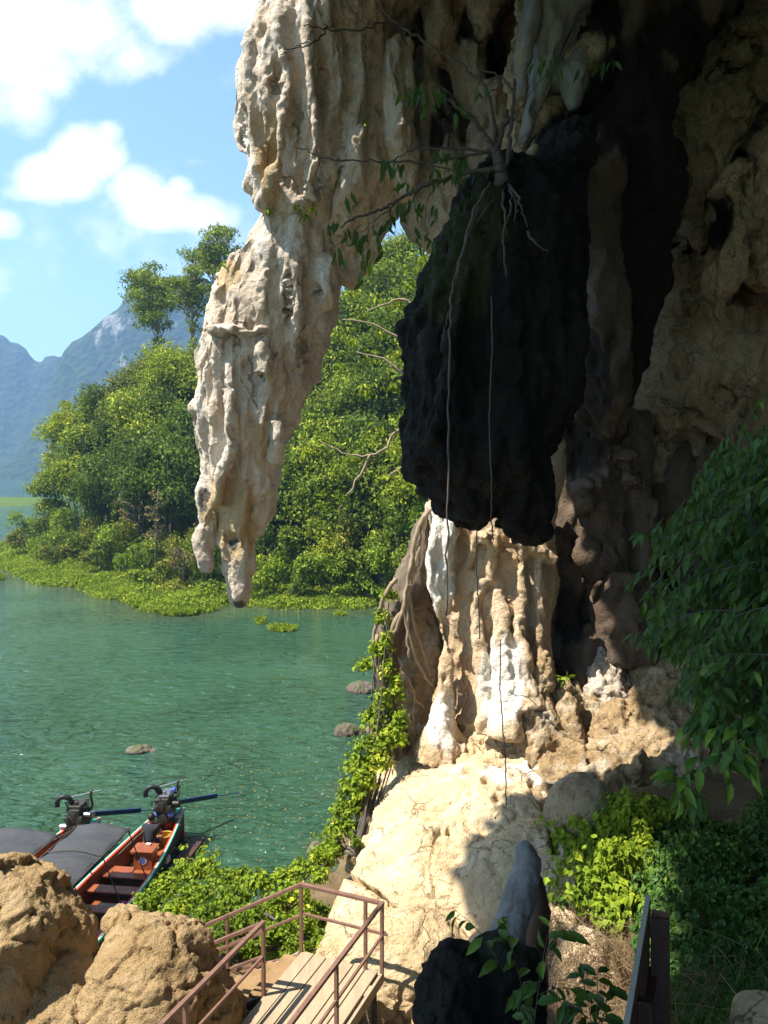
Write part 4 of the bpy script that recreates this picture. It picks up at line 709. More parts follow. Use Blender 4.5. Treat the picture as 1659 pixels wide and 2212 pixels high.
# mountains
def mount(name, prof, yf, yr, lab, cliff, off):
    prof = np.array([(P(px, py, yr).x, P(px, py, yr).z) for px, py in prof]); 
    xs = np.arange(prof[0, 0]-60, prof[-1, 0]+60, 7.); ys = np.arange(yf-20, yr+260, 7.)
    def zf(x, y):
        hr = np.interp(x, prof[:, 0], prof[:, 1]); t = (y-yf)/(yr-yf); p = np.stack([x, y, 0*x], 1)
        s = np.where(t < 1, np.interp(t, [0, .12, .5, .72, .86, 1], [0, .07, .34, .52, .86, 1]), np.clip(1-(t-1)*1.2, 0, 1))
        rd = ridge(p, .009, (1, .45, 1), off, 2); bump = fbm(p, .006, 4, off=off)
        z = hr*s*(1+.16*bump*(1-t.clip(0, 1)))+hr*.10*(rd-.6)*np.clip(t*3, 0, 1)*np.clip((1.05-t)*6, 0.15, 1)
        return z+3.2*np.abs(fbm(p, .07, 3, off=off))*(t > 0)+2.2*fbm(p, .16, 2, off=off)*(t > 0)-2*(t < .01)
    V, Q = gridmesh(xs, ys, zf); me = mesh_np(name, V, Q)
    N = normals(V, Q); attr(me, 'stain', cliff(V, N)); o = link(name, me, M['hill']); tag(o, lab, 'mountain', kind='structure')
def cl(spots, yr):
    S = [(P(a, b, yr), r) for a, b, r in spots] or [(Vector((0, 0, 9e5)), 1.0)]
    return lambda V, N: np.clip(sum(np.exp(-((V[:, 0]-c.x)**2/(r*r)+(V[:, 2]-c.z)**2/(r*r*2.5))) for c, r in S), 0, 1)*.55
mount('mountain', [(-420, 690), (-200, 700), (-80, 715), (0, 728), (12, 731), (25, 745), (45, 750), (58, 757), (70, 775), (82, 782), (90, 783), (97, 772), (120, 770), (132, 776), (145, 790), (170, 860), (220, 900), (400, 940)], 1180, 1420, 'lower jagged forested ridge at the far left', cl([], 1420), 3.)
mount('mountain', [(60, 1000), (110, 900), (134, 790), (140, 765), (150, 748), (165, 738), (190, 722), (215, 702), (240, 688), (262, 668), (276, 640), (300, 622), (330, 610), (380, 602), (430, 600), (520, 640), (700, 720), (900, 800)], 980, 1180, 'tall hazy blue karst mountain with pale cliff patches', cl([(215, 705, 22), (232, 715, 16), (262, 690, 14), (150, 780, 10), (275, 790, 14), (195, 735, 14), (285, 680, 12), (380, 690, 12), (250, 760, 9)], 1130), 8.)
# haze over the lake
mb = MB(); mb.box((0, 900, 198), (5200, 2900, 424)); o = mb.build('haze', None); tag(o, kind='stuff')
hm = bpy.data.materials.new('haze'); hm.use_nodes = True; hm.node_tree.nodes.clear(); ho = hm.node_tree.nodes.new('ShaderNodeOutputMaterial'); hv = hm.node_tree.nodes.new('ShaderNodeVolumePrincipled')
hv.inputs['Color'].default_value = (.36, .60, 1.0, 1); hv.inputs['Density'].default_value = .00042; hv.inputs['Anisotropy'].default_value = .2; hm.node_tree.links.new(hv.outputs[0], ho.inputs['Volume']); o.data.materials.append(hm)
# ------------------------------------------------------------------ vegetation
RG = np.random.RandomState(11)
def unit(v): return v/np.maximum(np.linalg.norm(v, axis=1), 1e-9)[:, None]
def leaves(C, N, T, L, Wd, tint, kind='quad', droop=.25):
    """C base points, N face normals, T long axes, L lengths, Wd widths -> V, F, tint per vertex"""
    T = unit(T); S = unit(np.cross(T, N)); U = np.cross(S, T); L = L[:, None]; W_ = Wd[:, None]; n = len(C)
    if kind == 'quad':
        vs = [C, C+T*L*.5+S*W_*.5+U*L*.06, C+T*L-U*L*droop, C+T*L*.5-S*W_*.5+U*L*.06]; V = np.stack(vs, 1).reshape(-1, 3)
        b = np.arange(n)[:, None]*4; return V, np.concatenate([b+np.array([0, 1, 2]), b+np.array([0, 2, 3])]), np.repeat(tint, 4)
    if kind == 'leaf':
        m1 = C+T*L*.32+U*L*.02; m2 = C+T*L*.68-U*L*droop*.3; tip = C+T*L-U*L*droop
        vs = [C, m1, m2, tip, C+T*L*.30+S*W_*.46+U*W_*.16, C+T*L*.30-S*W_*.46+U*W_*.16, C+T*L*.64+S*W_*.40+U*(W_*.14-L*droop*.25), C+T*L*.64-S*W_*.40+U*(W_*.14-L*droop*.25)]
        V = np.stack(vs, 1).reshape(-1, 3); b = np.arange(n)[:, None]*8
        tri = [(0, 4, 1), (4, 6, 2), (4, 2, 1), (6, 3, 2), (0, 1, 5), (1, 2, 7), (1, 7, 5), (2, 3, 7)]
        return V, np.concatenate([b+np.array(t_) for t_ in tri]), np.repeat(tint, 8)
    if kind == 'heart':
        vs = [C, C-T*L*.12+S*W_*.30, C+T*L*.22+S*W_*.52+U*L*.1, C+T*L*.66+S*W_*.30+U*L*.04, C+T*L-U*L*droop, C+T*L*.66-S*W_*.30+U*L*.04, C+T*L*.22-S*W_*.52+U*L*.1, C-T*L*.12-S*W_*.30]
        V = np.stack(vs, 1).reshape(-1, 3); b = np.arange(n)[:, None]*8
        tri = [(0, 2, 1), (0, 3, 2), (0, 4, 3), (0, 5, 4), (0, 6, 5), (0, 7, 6)]
        return V, np.concatenate([b+np.array(t_) for t_ in tri]), np.repeat(tint, 8)
def cloud(clumps, size, dens, rng, tintb=.45, tints=.2, kind='quad', shell=.45, upb=.6, asp=.55, fuzz=.14, sizej=.35, droop=.25):
    """clumps: (x,y,z,rx,ry,rz[,tint shift]) -> leaf mesh arrays"""
    Vs = []; Fs = []; Ts = []; k = 0
    for c in clumps:
        r = np.array(c[3:6]); a = 4*math.pi*((r[0]*r[1])**1.6+(r[0]*r[2])**1.6+(r[1]*r[2])**1.6)**(1/1.6)/3**(1/1.6)
        n = max(6, int(a*dens/(size*size*asp))); d = unit(rng.normal(size=(n, 3))); d[:, 2] = np.where(d[:, 2] < -.35, -d[:, 2], d[:, 2])
        lump = 1+.22*fbm(d*1.7+np.array([c[0], c[1], c[2]])*.37, 1.4, 2)
        rad = (1-shell*rng.rand(n)**1.7)*lump*(1+fuzz*rng.normal(size=n)); pos = np.array(c[:3])+d*r*rad[:, None]
        nn = unit(d+rng.normal(size=(n, 3))*.55+np.array([0, 0, upb])); tt = unit(np.cross(nn, rng.normal(size=(n, 3)))-np.array([0, 0, .35]))
        L = size*(1+sizej*rng.normal(size=n)).clip(.4, 2); ti = tintb+(c[6] if len(c) > 6 else 0)+tints*rng.normal(size=n)+.12*fbm(pos, 1.2/max(r.max(), .3), 2)
        V, F_, t_ = leaves(pos, nn, tt, L, L*asp, ti.clip(0, 1), kind, droop); Vs.append(V); Fs.append(F_+k); Ts.append(t_); k += len(V)
    return np.concatenate(Vs), np.concatenate(Fs), np.concatenate(Ts)
def leafobj(name, arr, mat, parent=None):
    V, F_, t_ = arr; me = mesh_np(name, V, F_, False); attr(me, 'tint', t_); return link(name, me, mat, parent)
def farheight(x, y): return float(farz(np.array([float(x)]), np.array([float(y)]))[0])
def tree(px, top, Y, r, mat, label, group='trees of the forest on the far bank', name='tree', frac=.55, leaf=.32, nc=13, tb=.5, bark='bark', dens=.9, flat=.8, trunk_r=None, seed=None, cat='tree'):
    rng = np.random.RandomState(seed or int(px*7+top*3+Y)); t_ = P(px, top, Y); x, y, zt = t_; zb = farheight(x, y)-.1
    h = zt-zb; o = empty(name, label, cat, (x, y, zb), group)
    ch = min(h*frac, r*3.2); cz = h-ch/2; cl_ = []
    for i in range(nc):
        a = rng.rand()*6.28; q = rng.rand()**.5; zz = rng.rand(); w = r*(1-.55*abs(2*zz-.9)); cr = r*(.26+.26*rng.rand())
        cl_.append((math.cos(a)*w*q*.8, math.sin(a)*w*q*.8, h-ch+zz*ch*.86+.08*ch-cr*.1, cr, cr, cr*flat, .22*rng.normal()))
    cl_.append((0, 0, h-r*.4, r*.45, r*.45, r*.4*flat, .1)); cl_.append((0, 0, cz, r*.6, r*.6, ch*.33, -.1))
    leafobj('crown', cloud(cl_, leaf, dens, rng, tb+.1*rng.normal(), fuzz=.22), M[mat], o)
    tr = trunk_r or max(.12, h*.014); mb = MB(); mb.tube(smoothpath([(0, 0, 0), (.02*h, .01*h, h*.35), (-.01*h, .0, h*.65), (0, 0, h*.93)], 3), list(np.linspace(tr, tr*.25, 10)), 7)
    for c in cl_[:6]: mb.tube([(0, 0, max(h*.3, c[2]-r*.7)), (c[0]*.5, c[1]*.5, c[2]-r*.2), (c[0]*.9, c[1]*.9, c[2])], [tr*.45, tr*.3, tr*.1], 5)
    mb.build('trunk', M['twig'], o, True); return o
# three tall slender trees rising over the canopy
def slender(px, Y, zones, base_row, label, seed, mat='leaf_mid'):
    rng = np.random.RandomState(seed); b = P(px, base_row, Y); zb = farheight(b.x, b.y); o = empty('slender_tree', label, 'tree', (b.x, b.y, zb), 'tall slender trees above the canopy')
    cl_ = []; k = Y/F
    for (cx, cy, rr, n) in zones:
        for i in range(n):
            q = P(cx+rng.normal()*rr*.42, cy+rng.normal()*rr*.40, Y+rng.normal()*rr*k*.5); r0 = rr*k*(.34+.2*rng.rand()); cl_.append((q.x-b.x, q.y-b.y, q.z-zb, r0, r0, r0*.72, .12*rng.normal()))
    leafobj('crown', cloud(cl_, .30, .6, rng, .55, fuzz=.2), M[mat], o)
    topz = max(c[2] for c in cl_); mb = MB(); tops = [c for c in cl_]; mx = np.mean([c[0] for c in cl_[:5]])
    pts = smoothpath([(0, 0, -.3), (.1, 0, topz*.4), (mx*.4, 0, topz*.7), (mx, 0, topz*.97)], 4); mb.tube(pts, list(np.linspace(.2, .05, len(pts))), 7)
    for c in cl_:
        zz = max(c[2]-1.6-abs(c[0])*.6, 1); mb.tube([(mx*max(0, (zz/topz-.4))*1.4, 0, zz), (c[0]*.6, c[1]*.6, c[2]-.5), (c[0], c[1], c[2])], [.07, .05, .02], 5)
    mb.build('trunk', M['bark_pale'], o, True)
slender(345, 98, [(328, 612, 56, 18), (322, 660, 56, 14), (350, 700, 28, 5), (345, 738, 22, 5)], 800, 'slender pale trunked tree standing alone against the hazy mountain', 3)
slender(412, 92, [(418, 580, 44, 12), (408, 625, 50, 15), (425, 665, 36, 8), (415, 705, 28, 6), (420, 740, 22, 5)], 790, 'slender tree in the middle of the three, right beside the stalactite', 4)
slender(478, 90, [(470, 500, 34, 8), (455, 540, 42, 11), (490, 545, 44, 11), (470, 590, 44, 10), (500, 610, 40, 8), (480, 660, 40, 8)], 790, 'tallest slender tree with its crown partly behind the stalactite', 5)
ORD = ['leftmost', 'second', 'third', 'fourth', 'fifth', 'sixth', 'seventh', 'eighth', 'ninth', 'tenth', 'eleventh', 'twelfth']
TONE = {'leaf_mid': 'green', 'leaf_dark': 'dark green', 'leaf_yel': 'light green', 'leaf_olive': 'olive green', 'leaf_vine': 'bright green'}
def rows_label(lst, cuts, what, where, row='row'):
    out = []; key = []
    for t_ in lst: key.append(sum(t_[1] > c for c in cuts))
    nm = ['top', 'second', 'third', 'fourth', 'lowest'] if len(cuts) == 4 else (['top', 'upper middle', 'lower middle', 'lowest'] if len(cuts) == 3 else ['top', 'middle', 'lowest'])
    for t_, k in zip(lst, key):
        rk = sorted([q[0] for q, kk in zip(lst, key) if kk == k]).index(t_[0]); f = 'leftmost' if rk == 0 else ORD[rk]+' from left'
        out.append('%s %s, %s in %s row %s' % (TONE[t_[-1]], what, f, nm[k], where))
    return out
LA = 'leafy tree in the dark forest left of the hanging stalactite'; LB = 'leafy tree on the steep slope between the stalactite and the black rock'
ga = 'trees left of the stalactite'; gb = 'trees between the stalactite and the black rock'
TA = [(150, 878, 92, 4.2, 'leaf_yel'), (222, 850, 90, 4.5, 'leaf_mid'), (180, 925, 84, 4, 'leaf_mid'), (272, 800, 90, 5, 'leaf_olive'), (330, 772, 88, 5.5, 'leaf_olive'), (385, 762, 84, 5.5, 'leaf_yel'), (430, 748, 86, 5.5, 'leaf_mid'), (300, 862, 80, 5, 'leaf_mid'), (362, 852, 78, 5, 'leaf_mid'), (245, 905, 82, 4.2, 'leaf_dark'), (415, 868, 74, 5, 'leaf_dark'), (160, 985, 82, 3.4, 'leaf_yel'), (285, 950, 74, 4.2, 'leaf_dark'), (350, 960, 72, 4.4, 'leaf_dark'), (420, 970, 70, 4, 'leaf_dark'), (215, 985, 78, 3.6, 'leaf_dark'), (120, 1010, 88, 3, 'leaf_mid'), (480, 800, 84, 5, 'leaf_mid'), (500, 930, 72, 4.5, 'leaf_dark'), (550, 860, 78, 5, 'leaf_mid')]
for (px, top, Y, r, m), lb_ in zip(TA, rows_label(TA, (790, 890, 955), 'tree', 'left of the stalactite')): tree(px, top, Y, r, m, lb_, ga)
TB_ = [(862, 505, 84, 5, 'leaf_mid'), (825, 560, 80, 5, 'leaf_mid'), (900, 560, 80, 5.5, 'leaf_dark'), (775, 618, 78, 5, 'leaf_mid'), (850, 640, 74, 5, 'leaf_dark'), (735, 690, 76, 5, 'leaf_mid'), (910, 660, 74, 5, 'leaf_mid'), (795, 715, 72, 4.6, 'leaf_dark'), (690, 780, 76, 5, 'leaf_mid'), (650, 850, 74, 4.6, 'leaf_mid'), (745, 800, 70, 4.8, 'leaf_mid'), (820, 800, 68, 4.6, 'leaf_dark'), (885, 780, 68, 4.6, 'leaf_mid'),
     (610, 935, 72, 4.4, 'leaf_mid'), (680, 900, 68, 4.4, 'leaf_dark'), (740, 900, 66, 4.4, 'leaf_mid'), (805, 905, 64, 4.2, 'leaf_dark'), (870, 890, 63, 4.2, 'leaf_mid'), (640, 1010, 66, 3.8, 'leaf_dark'), (705, 1000, 64, 3.8, 'leaf_mid'), (770, 1000, 62, 3.6, 'leaf_mid'), (840, 990, 61, 3.6, 'leaf_mid'), (590, 1040, 68, 3.4, 'leaf_dark'), (900, 960, 60, 3.6, 'leaf_yel')]
for (px, top, Y, r, m), lb_ in zip(TB_, rows_label(TB_, (650, 790, 950), 'tree', 'right of the stalactite')): tree(px, top, Y, r, m, lb_, gb)
# shrubs
def shrub(px, row, Y, rpx, mat, label, group, name='shrub', rng=None, leaf=.24, tb=.5, hz=.8, nc=5, dens=.85, kind='quad'):
    q = P(px, row, Y); k = Y/F; r = rpx*k; zb = max(farheight(q.x, q.y), 0)-.05; o = empty(name, label, 'shrub', (q.x, q.y, zb), group); rng = np.random.RandomState(int(px*3+row*5))
    h = max(q.z-zb, r*.7); cl_ = [(rng.normal()*r*.45, rng.normal()*r*.4, h*(.35+.5*rng.rand()), r*(.5+.2*rng.rand()), r*.5, r*hz*.5+h*.12, .12*rng.normal()) for _ in range(nc)]
    leafobj('foliage', cloud(cl_, leaf, dens, rng, tb, kind=kind), M[mat], o)
    mb = MB()
    for c in cl_[:3]: mb.tube([(c[0]*.2, c[1]*.2, 0), (c[0]*.6, c[1]*.6, c[2]*.5), (c[0], c[1], c[2])], [.05, .035, .015], 5)
    mb.build('stem', M['bark'], o, True); return o
rs = np.random.RandomState(5)
SHR = [(60, 1105, 92, 34, 'leaf_vine'), (100, 1075, 92, 36, 'leaf_mid'), (40, 1150, 86, 30, 'leaf_olive'), (85, 1150, 82, 36, 'leaf_vine'), (140, 1095, 84, 40, 'leaf_vine'), (150, 1150, 78, 40, 'leaf_mid'), (200, 1110, 78, 40, 'leaf_olive'), (120, 1185, 76, 30, 'leaf_olive'), (250, 1130, 72, 42, 'leaf_vine'), (215, 1170, 72, 36, 'leaf_olive'), (300, 1110, 72, 38, 'leaf_olive'), (290, 1180, 67, 40, 'leaf_vine'), (340, 1160, 66, 38, 'leaf_mid'), (390, 1140, 66, 40, 'leaf_olive'), (310, 1235, 63, 30, 'leaf_mid'), (370, 1215, 62, 34, 'leaf_olive'), (430, 1170, 63, 38, 'leaf_mid'), (395, 1262, 59.5, 34, 'leaf_olive'), (450, 1260, 59, 32, 'leaf_mid'),
    (560, 1120, 63, 40, 'leaf_dark'), (620, 1140, 62, 42, 'leaf_mid'), (690, 1110, 61, 44, 'leaf_yel'), (750, 1120, 60, 42, 'leaf_olive'), (820, 1110, 59, 44, 'leaf_mid'), (880, 1090, 58, 44, 'leaf_vine'), (545, 1195, 61, 34, 'leaf_vine'), (590, 1215, 59, 36, 'leaf_vine'), (650, 1205, 59, 38, 'leaf_vine'), (710, 1200, 59, 36, 'leaf_vine'), (770, 1190, 58.5, 38, 'leaf_mid'), (840, 1180, 58, 40, 'leaf_vine'), (560, 1255, 58.5, 24, 'leaf_mid'), (650, 1262, 58, 20, 'leaf_dark'), (740, 1262, 58, 22, 'leaf_vine'), (800, 1250, 58, 28, 'leaf_vine'), (890, 1180, 57, 40, 'leaf_mid')]
SL_ = [q for q in SHR if q[0] < 500]; SR_ = [q for q in SHR if q[0] >= 500]
for L_, cuts, wh, gp in ((SL_, (1120, 1160, 1210), 'left of stalactite tip', 'shrubs on the left part of the bank'), (SR_, (1150, 1230), 'right of stalactite tip', 'shrubs on the right part of the bank')):
    for (px, row, Y, r, m), lb_ in zip(L_, rows_label(L_, cuts, 'shrub', wh)): shrub(px, row, Y, r, m, lb_, gp)
# dead pole trunk and dry branchy tree
def dry_tree(px, y0, y1, Y, label, seed, spread=30):
    rng = np.random.RandomState(seed); a = P(px, y0, Y); b = P(px+4, y1, Y); zb = farheight(a.x, a.y)-.1; o = empty('bare_tree', label, 'tree', (a.x, a.y, zb)); mb = MB(); h = b.z-zb
    mb.tube([(0, 0, 0), (.05, 0, h*.5), (b.x-a.x, 0, h)], [.13, .1, .04], 6); o2 = mb.build('trunk', M['bark'], o, True)
    mb = MB(); cl_ = []
    for i in range(16):
        z = h*(.45+.5*rng.rand()); an = rng.rand()*6.28; L_ = spread*Y/F*(.5+.7*rng.rand()); e = (math.cos(an)*L_, math.sin(an)*L_*.6, z+.1*L_+.3); mb.tube([(0, 0, z), (e[0]*.5, e[1]*.5, z+.15*L_), e], [.04, .03, .01], 4); cl_.append((e[0], e[1], e[2], .5, .5, .2))
    mb.build('branch', M['bark_pale'], o, True); leafobj('foliage', cloud(cl_, .22, .35, rng, .5), M['leaf_dry'], o)
dry_tree(337, 1240, 1060, 64, 'thin bare trunk standing among the shrubs left of the stalactite', 1, 18)
dry_tree(300, 1150, 1030, 72, 'dry yellowish branchy tree at the foot of the dark forest', 2, 48)
dry_tree(395, 1260, 1190, 60, 'dry twiggy bush tree above the shore beside the thin trunk', 3, 30)
# bamboo sprays at the left end
o = empty('bamboo', 'arching pale bamboo spray at the left end of the forest', 'bamboo', tuple(P(175, 1000, 90)))
mb = MB(); cl_ = []; b0 = P(175, 1000, 90)
for i in range(14):
    e = P(118+rs.rand()*60, 872+rs.rand()*60, 90+rs.normal()*2); tip = P(e and 112+rs.rand()*70, 905+rs.rand()*110, 90+rs.normal()*2); 
    pts = [Vector((rs.normal()*.4, rs.normal()*.4, -4)), (e-b0)*.6+Vector((.3, 0, .5)), e-b0, (tip-b0)]; pts = smoothpath(pts, 5); mb.tube(pts, list(np.linspace(.06, .01, len(pts))), 5)
    for q in pts[7:]: cl_.append((q.x, q.y, q.z, .55, .55, .4, .1))
mb.build('stem', M['bark_pale'], o, True); leafobj('foliage', cloud(cl_, .34, .5, rs, .7, asp=.3), M['leaf_yel'], o)
# bank grass and floating weed
def tufts(name, pts, h, w, mat, rng, n_bl=5, tb=.5):
    pts = np.repeat(pts, n_bl, 0); n = len(pts); pts = pts+rng.normal(size=(n, 3))*np.array([w*1.2, w*1.2, 0]); T = unit(np.stack([rng.normal(size=n)*.55, rng.normal(size=n)*.55, np.ones(n)], 1)); N = unit(np.cross(T, rng.normal(size=(n, 3))))
    L = h*(.5+rng.rand(n)); V, F_, t_ = leaves(pts, N, T, L, L*.35, (tb+.2*rng.normal(size=n)+.25*fbm(pts, .25, 2)).clip(0, 1)); return V, F_, t_
x = RG.uniform(-52, 22, 60000); y = RG.uniform(54, 104, 60000); s = sdf(x, y, shore); k = (s > -.6) & (s < 3+9*RG.rand(len(s))); x = x[k]; y = y[k]; z = np.maximum(farz(x, y), 0)
o = leafobj('bank_grass', tufts('g', np.stack([x, y, z-.03], 1), .38, .22, 'leaf_grass', RG, 4, .45), M['leaf_grass']); tag(o, 'bright green grass and creepers covering the low far bank', 'grass', kind='stuff')
x = RG.uniform(-52, 40, 30000); y = RG.uniform(60, 120, 30000); s = sdf(x, y, shore); k = (s > 6); x = x[k]; y = y[k]; z = farz(x, y)
o = leafobj('undergrowth', tufts('g', np.stack([x, y, z], 1), 1.4, .5, 'leaf_mid', RG, 3, .3), M['leaf_mid']); tag(o, 'green undergrowth between the trees of the far bank', 'undergrowth', kind='stuff')
def mat_patch(px0, px1, row, hrow, n, lab, name='floating_plants', mat='leaf_grass', h=.16):
    c = []
    for i in range(n):
        a = RG.rand()*6.28; q = RG.rand()**.6; g = G((px0+px1)/2+math.cos(a)*q*(px1-px0)/2, row+math.sin(a)*q*hrow); c.append((g.x, g.y, .0))
    o = leafobj(name, tufts('g', np.array(c), h, .05, mat, RG, 5, .6), M[mat]); tag(o, lab, 'water plants')
mat_patch(345, 425, 1325, 7, 260, 'patch of floating weed against the bank left of the stalactite tip', h=.4)
mat_patch(580, 640, 1360, 6, 110, 'floating patch of yellow green weed right of the stalactite tip', h=.3)
mat_patch(555, 572, 1345, 5, 30, 'tiny floating tuft of weed above the yellow green patch', h=.35)
mat_patch(284, 298, 1308, 5, 40, 'small floating tuft of weed off the left part of the bank', h=.4)
mat_patch(720, 748, 1328, 3, 40, 'thin floating strip of weed near the right part of the bank', h=.25)
mat_patch(-8, 8, 1250, 4, 60, 'floating weed at the left edge of the view', h=.4)
x = RG.uniform(-52, 22, 12000); y = RG.uniform(54, 100, 12000); s = sdf(x, y, shore); k = (s > -.8) & (s < 6+16*RG.rand(len(s))); x = x[k][:1500]; y = y[k][:1500]; z = np.maximum(farz(x, y), 0)
q = .5+.5*fbm(np.stack([x, y, z], 1), .18, 2); cl_ = [(x[i], y[i], z[i]+.05, .5+.7*q[i], .5+.6*q[i], .3+1.3*max(q[i]-.3, 0)*RG.rand(), .15*RG.normal()) for i in range(len(x))]
o = leafobj('bank_creeper', cloud(cl_, .2, .5, RG, .5), M['leaf_grass']); tag(o, 'lumpy bright creeper mat along the waterline of the far bank', 'creeper', kind='stuff')
# leaf litter on the water
c = np.array([tuple(G(RG.normal()*120+560, RG.normal()*110+1720)) for i in range(420)]); c = c[(c[:, 1] > 14)]; c[:, 2] = .012
V, F_, t_ = leaves(c, unit(np.array([0, 0, 1.])+RG.normal(size=c.shape)*.05), unit(RG.normal(size=c.shape)*np.array([1, 1, 0])+1e-6), RG.uniform(.035, .09, len(c)), RG.uniform(.02, .05, len(c)), RG.rand(len(c)), 'quad', 0)
me = mesh_np('leaf_litter', V, F_, False); attr(me, 'tint', t_); o = link('leaf_litter', me, leafmat('fallen_leaves', (.20, .16, .04), (.42, .33, .08), (.40, .10, .03), .1)); tag(o, 'scattered yellow leaves floating on the green water', 'leaves', kind='stuff')

# near-tree with bright leaves on the right bank
BV = {}
def bvh(names):
    V = []; Fq = []; k = 0
    for n in names: v, q = ROCKS[n]; V.append(v); Fq.append(q+k); k += len(v)
    V = np.concatenate(V); Fq = np.concatenate(Fq); return BVHTree.FromPolygons([tuple(v) for v in V], [tuple(int(i) for i in q) for q in Fq])
def clumpobj(name, label, cat, plist, size, mat, rng, dens=.5, kind='quad', tb=.5, group=None, asp=.55, part='foliage', fuzz=.18, stems=True, base=None, bark='twig', droop=.25, stuff=False, shell=.6, sizej=.3):
    """plist: (px,py,dist, rpx, rzpx)"""
    cl_ = []
    for p in plist:
        q = P(p[0], p[1], p[2]); k = p[2]/F; rz_ = (p[4] if len(p) > 4 else p[3]); cl_.append((q.x, q.y, q.z, p[3]*k, p[3]*k*.9, rz_*k, p[5] if len(p) > 5 else .1*rng.normal()))
    b = base or Vector((cl_[-1][0], cl_[-1][1], cl_[-1][2]-cl_[-1][5])); o = empty(name, label, cat, tuple(b), group) if not stuff else None
    sh_ = [(c[0]-b.x, c[1]-b.y, c[2]-b.z)+c[3:] for c in cl_] if not stuff else cl_
    f = leafobj(part if not stuff else name, cloud(sh_, size, dens, rng, tb, kind=kind, asp=asp, fuzz=fuzz, droop=droop, shell=shell, sizej=sizej), M[mat], o)
    if stuff: tag(f, label, cat, kind='stuff'); return f
    if stems:
        mb = MB()
        for c in sh_:
            mid = Vector((c[0]*.5, c[1]*.5, c[2]*.35)); mb.tube(smoothpath([(0, 0, 0), mid, (c[0], c[1], c[2])], 3, .02, rng), list(np.linspace(.03, .008, 7)) if True else 0, 5)
        mb.build('stem', M[bark], o, True)
    return o
rg = np.random.RandomState(21)
pl = [(915, 570, 32, 24, 30), (895, 620, 32, 34, 34), (930, 650, 32, 34, 34), (860, 660, 32, 32, 26), (820, 650, 32, 30, 22), (880, 700, 32, 34, 30), (780, 690, 32, 32, 22), (835, 720, 32, 32, 24), (750, 640, 32, 24, 18), (760, 740, 32, 30, 26), (870, 770, 31, 30, 26), (720, 720, 32, 20, 16), (800, 780, 32, 28, 22), (850, 840, 30, 30, 30), (790, 850, 31, 26, 22), (740, 800, 31, 22, 18), (700, 950, 30, 20, 20), (660, 980, 30, 22, 18), (760, 1000, 30, 30, 26), (720, 1020, 30, 26, 26), (700, 1090, 30, 24, 30), (740, 1080, 30, 24, 28), (820, 940, 30, 26, 26), (870, 900, 29, 24, 30), (905, 860, 29, 24, 30), (860, 980, 29, 26, 22), (830, 1030, 29, 22, 22)]
base = G(925, 1330, .6); base = Vector((1.9, 31, 1.2)); o = clumpobj('leaning_tree', 'light green tree leaning out from behind the black rock', 'tree', pl, .24, 'leaf_yel', rg, .30, tb=.42, asp=.42, fuzz=.3, stems=False, base=base, shell=.8)
mb = MB()
trunk = smoothpath([(0, 0, 0), P(935, 1000, 31)-base, P(930, 800, 32)-base, P(900, 640, 32)-base], 5); mb.tube(trunk, list(np.linspace(.2, .07, len(trunk))), 8); mb.build('trunk', M['bark_pale'], o, True)
mb = MB()
for br in [[(935, 880), (905, 905), (862, 925), (835, 965), (800, 982), (760, 985), (715, 965), (690, 955)], [(930, 800), (880, 740), (800, 700), (740, 690)], [(925, 720), (880, 650), (840, 655), (790, 675)], [(800, 982), (770, 1040), (730, 1100)], [(900, 850), (850, 790), (770, 760)], [(930, 950), (880, 1000), (830, 1030)]]:
    q = smoothpath([P(a, b, 31)-base for a, b in br], 4, .03, rg); mb.tube(q, list(np.linspace(.075, .02, len(q))), 6)
mb.build('branch', M['bark_pale'], o, True)
# strangler fig roots on the left flank of the pillar
o = empty('strangler_fig', 'pale twisted strangler fig roots gripping the left side of the pillar', 'tree', tuple(P(850, 1600, 16)))
b0 = P(850, 1600, 16); ROOT = o
V1, F1 = loft([(1085, 924, 934, 16.9, .2), (1130, 905, 930, 16.9, .3), (1200, 884, 925, 16.8, .4), (1260, 850, 915, 16.7, .5), (1320, 828, 880, 16.6, .5), (1400, 806, 862, 16.4, .45), (1470, 812, 856, 16.2, .4), (1540, 826, 862, 16, .4), (1620, 832, 880, 15.8, .4)], 28)
def rootrock(shapes, vox, dsp, it=3):
    V, Q = remesh(shapes, vox); V = relax(V, Q, it)
    for d in dsp: V = V+normals(V, Q)*d(V, None)[:, None]
    return V, Q
V, Q = rootrock([(V1, F1)], .04, [lambda V, N: .10*ridge(V, 2.2, (1, 1, .22), 3., 2)-.04, lambda V, N: .03*fbm(V, 6, 3, (1, 1, .5))]); me = mesh_np('trunk', V-np.array(b0), Q); link('trunk', me, M['bark'], o)
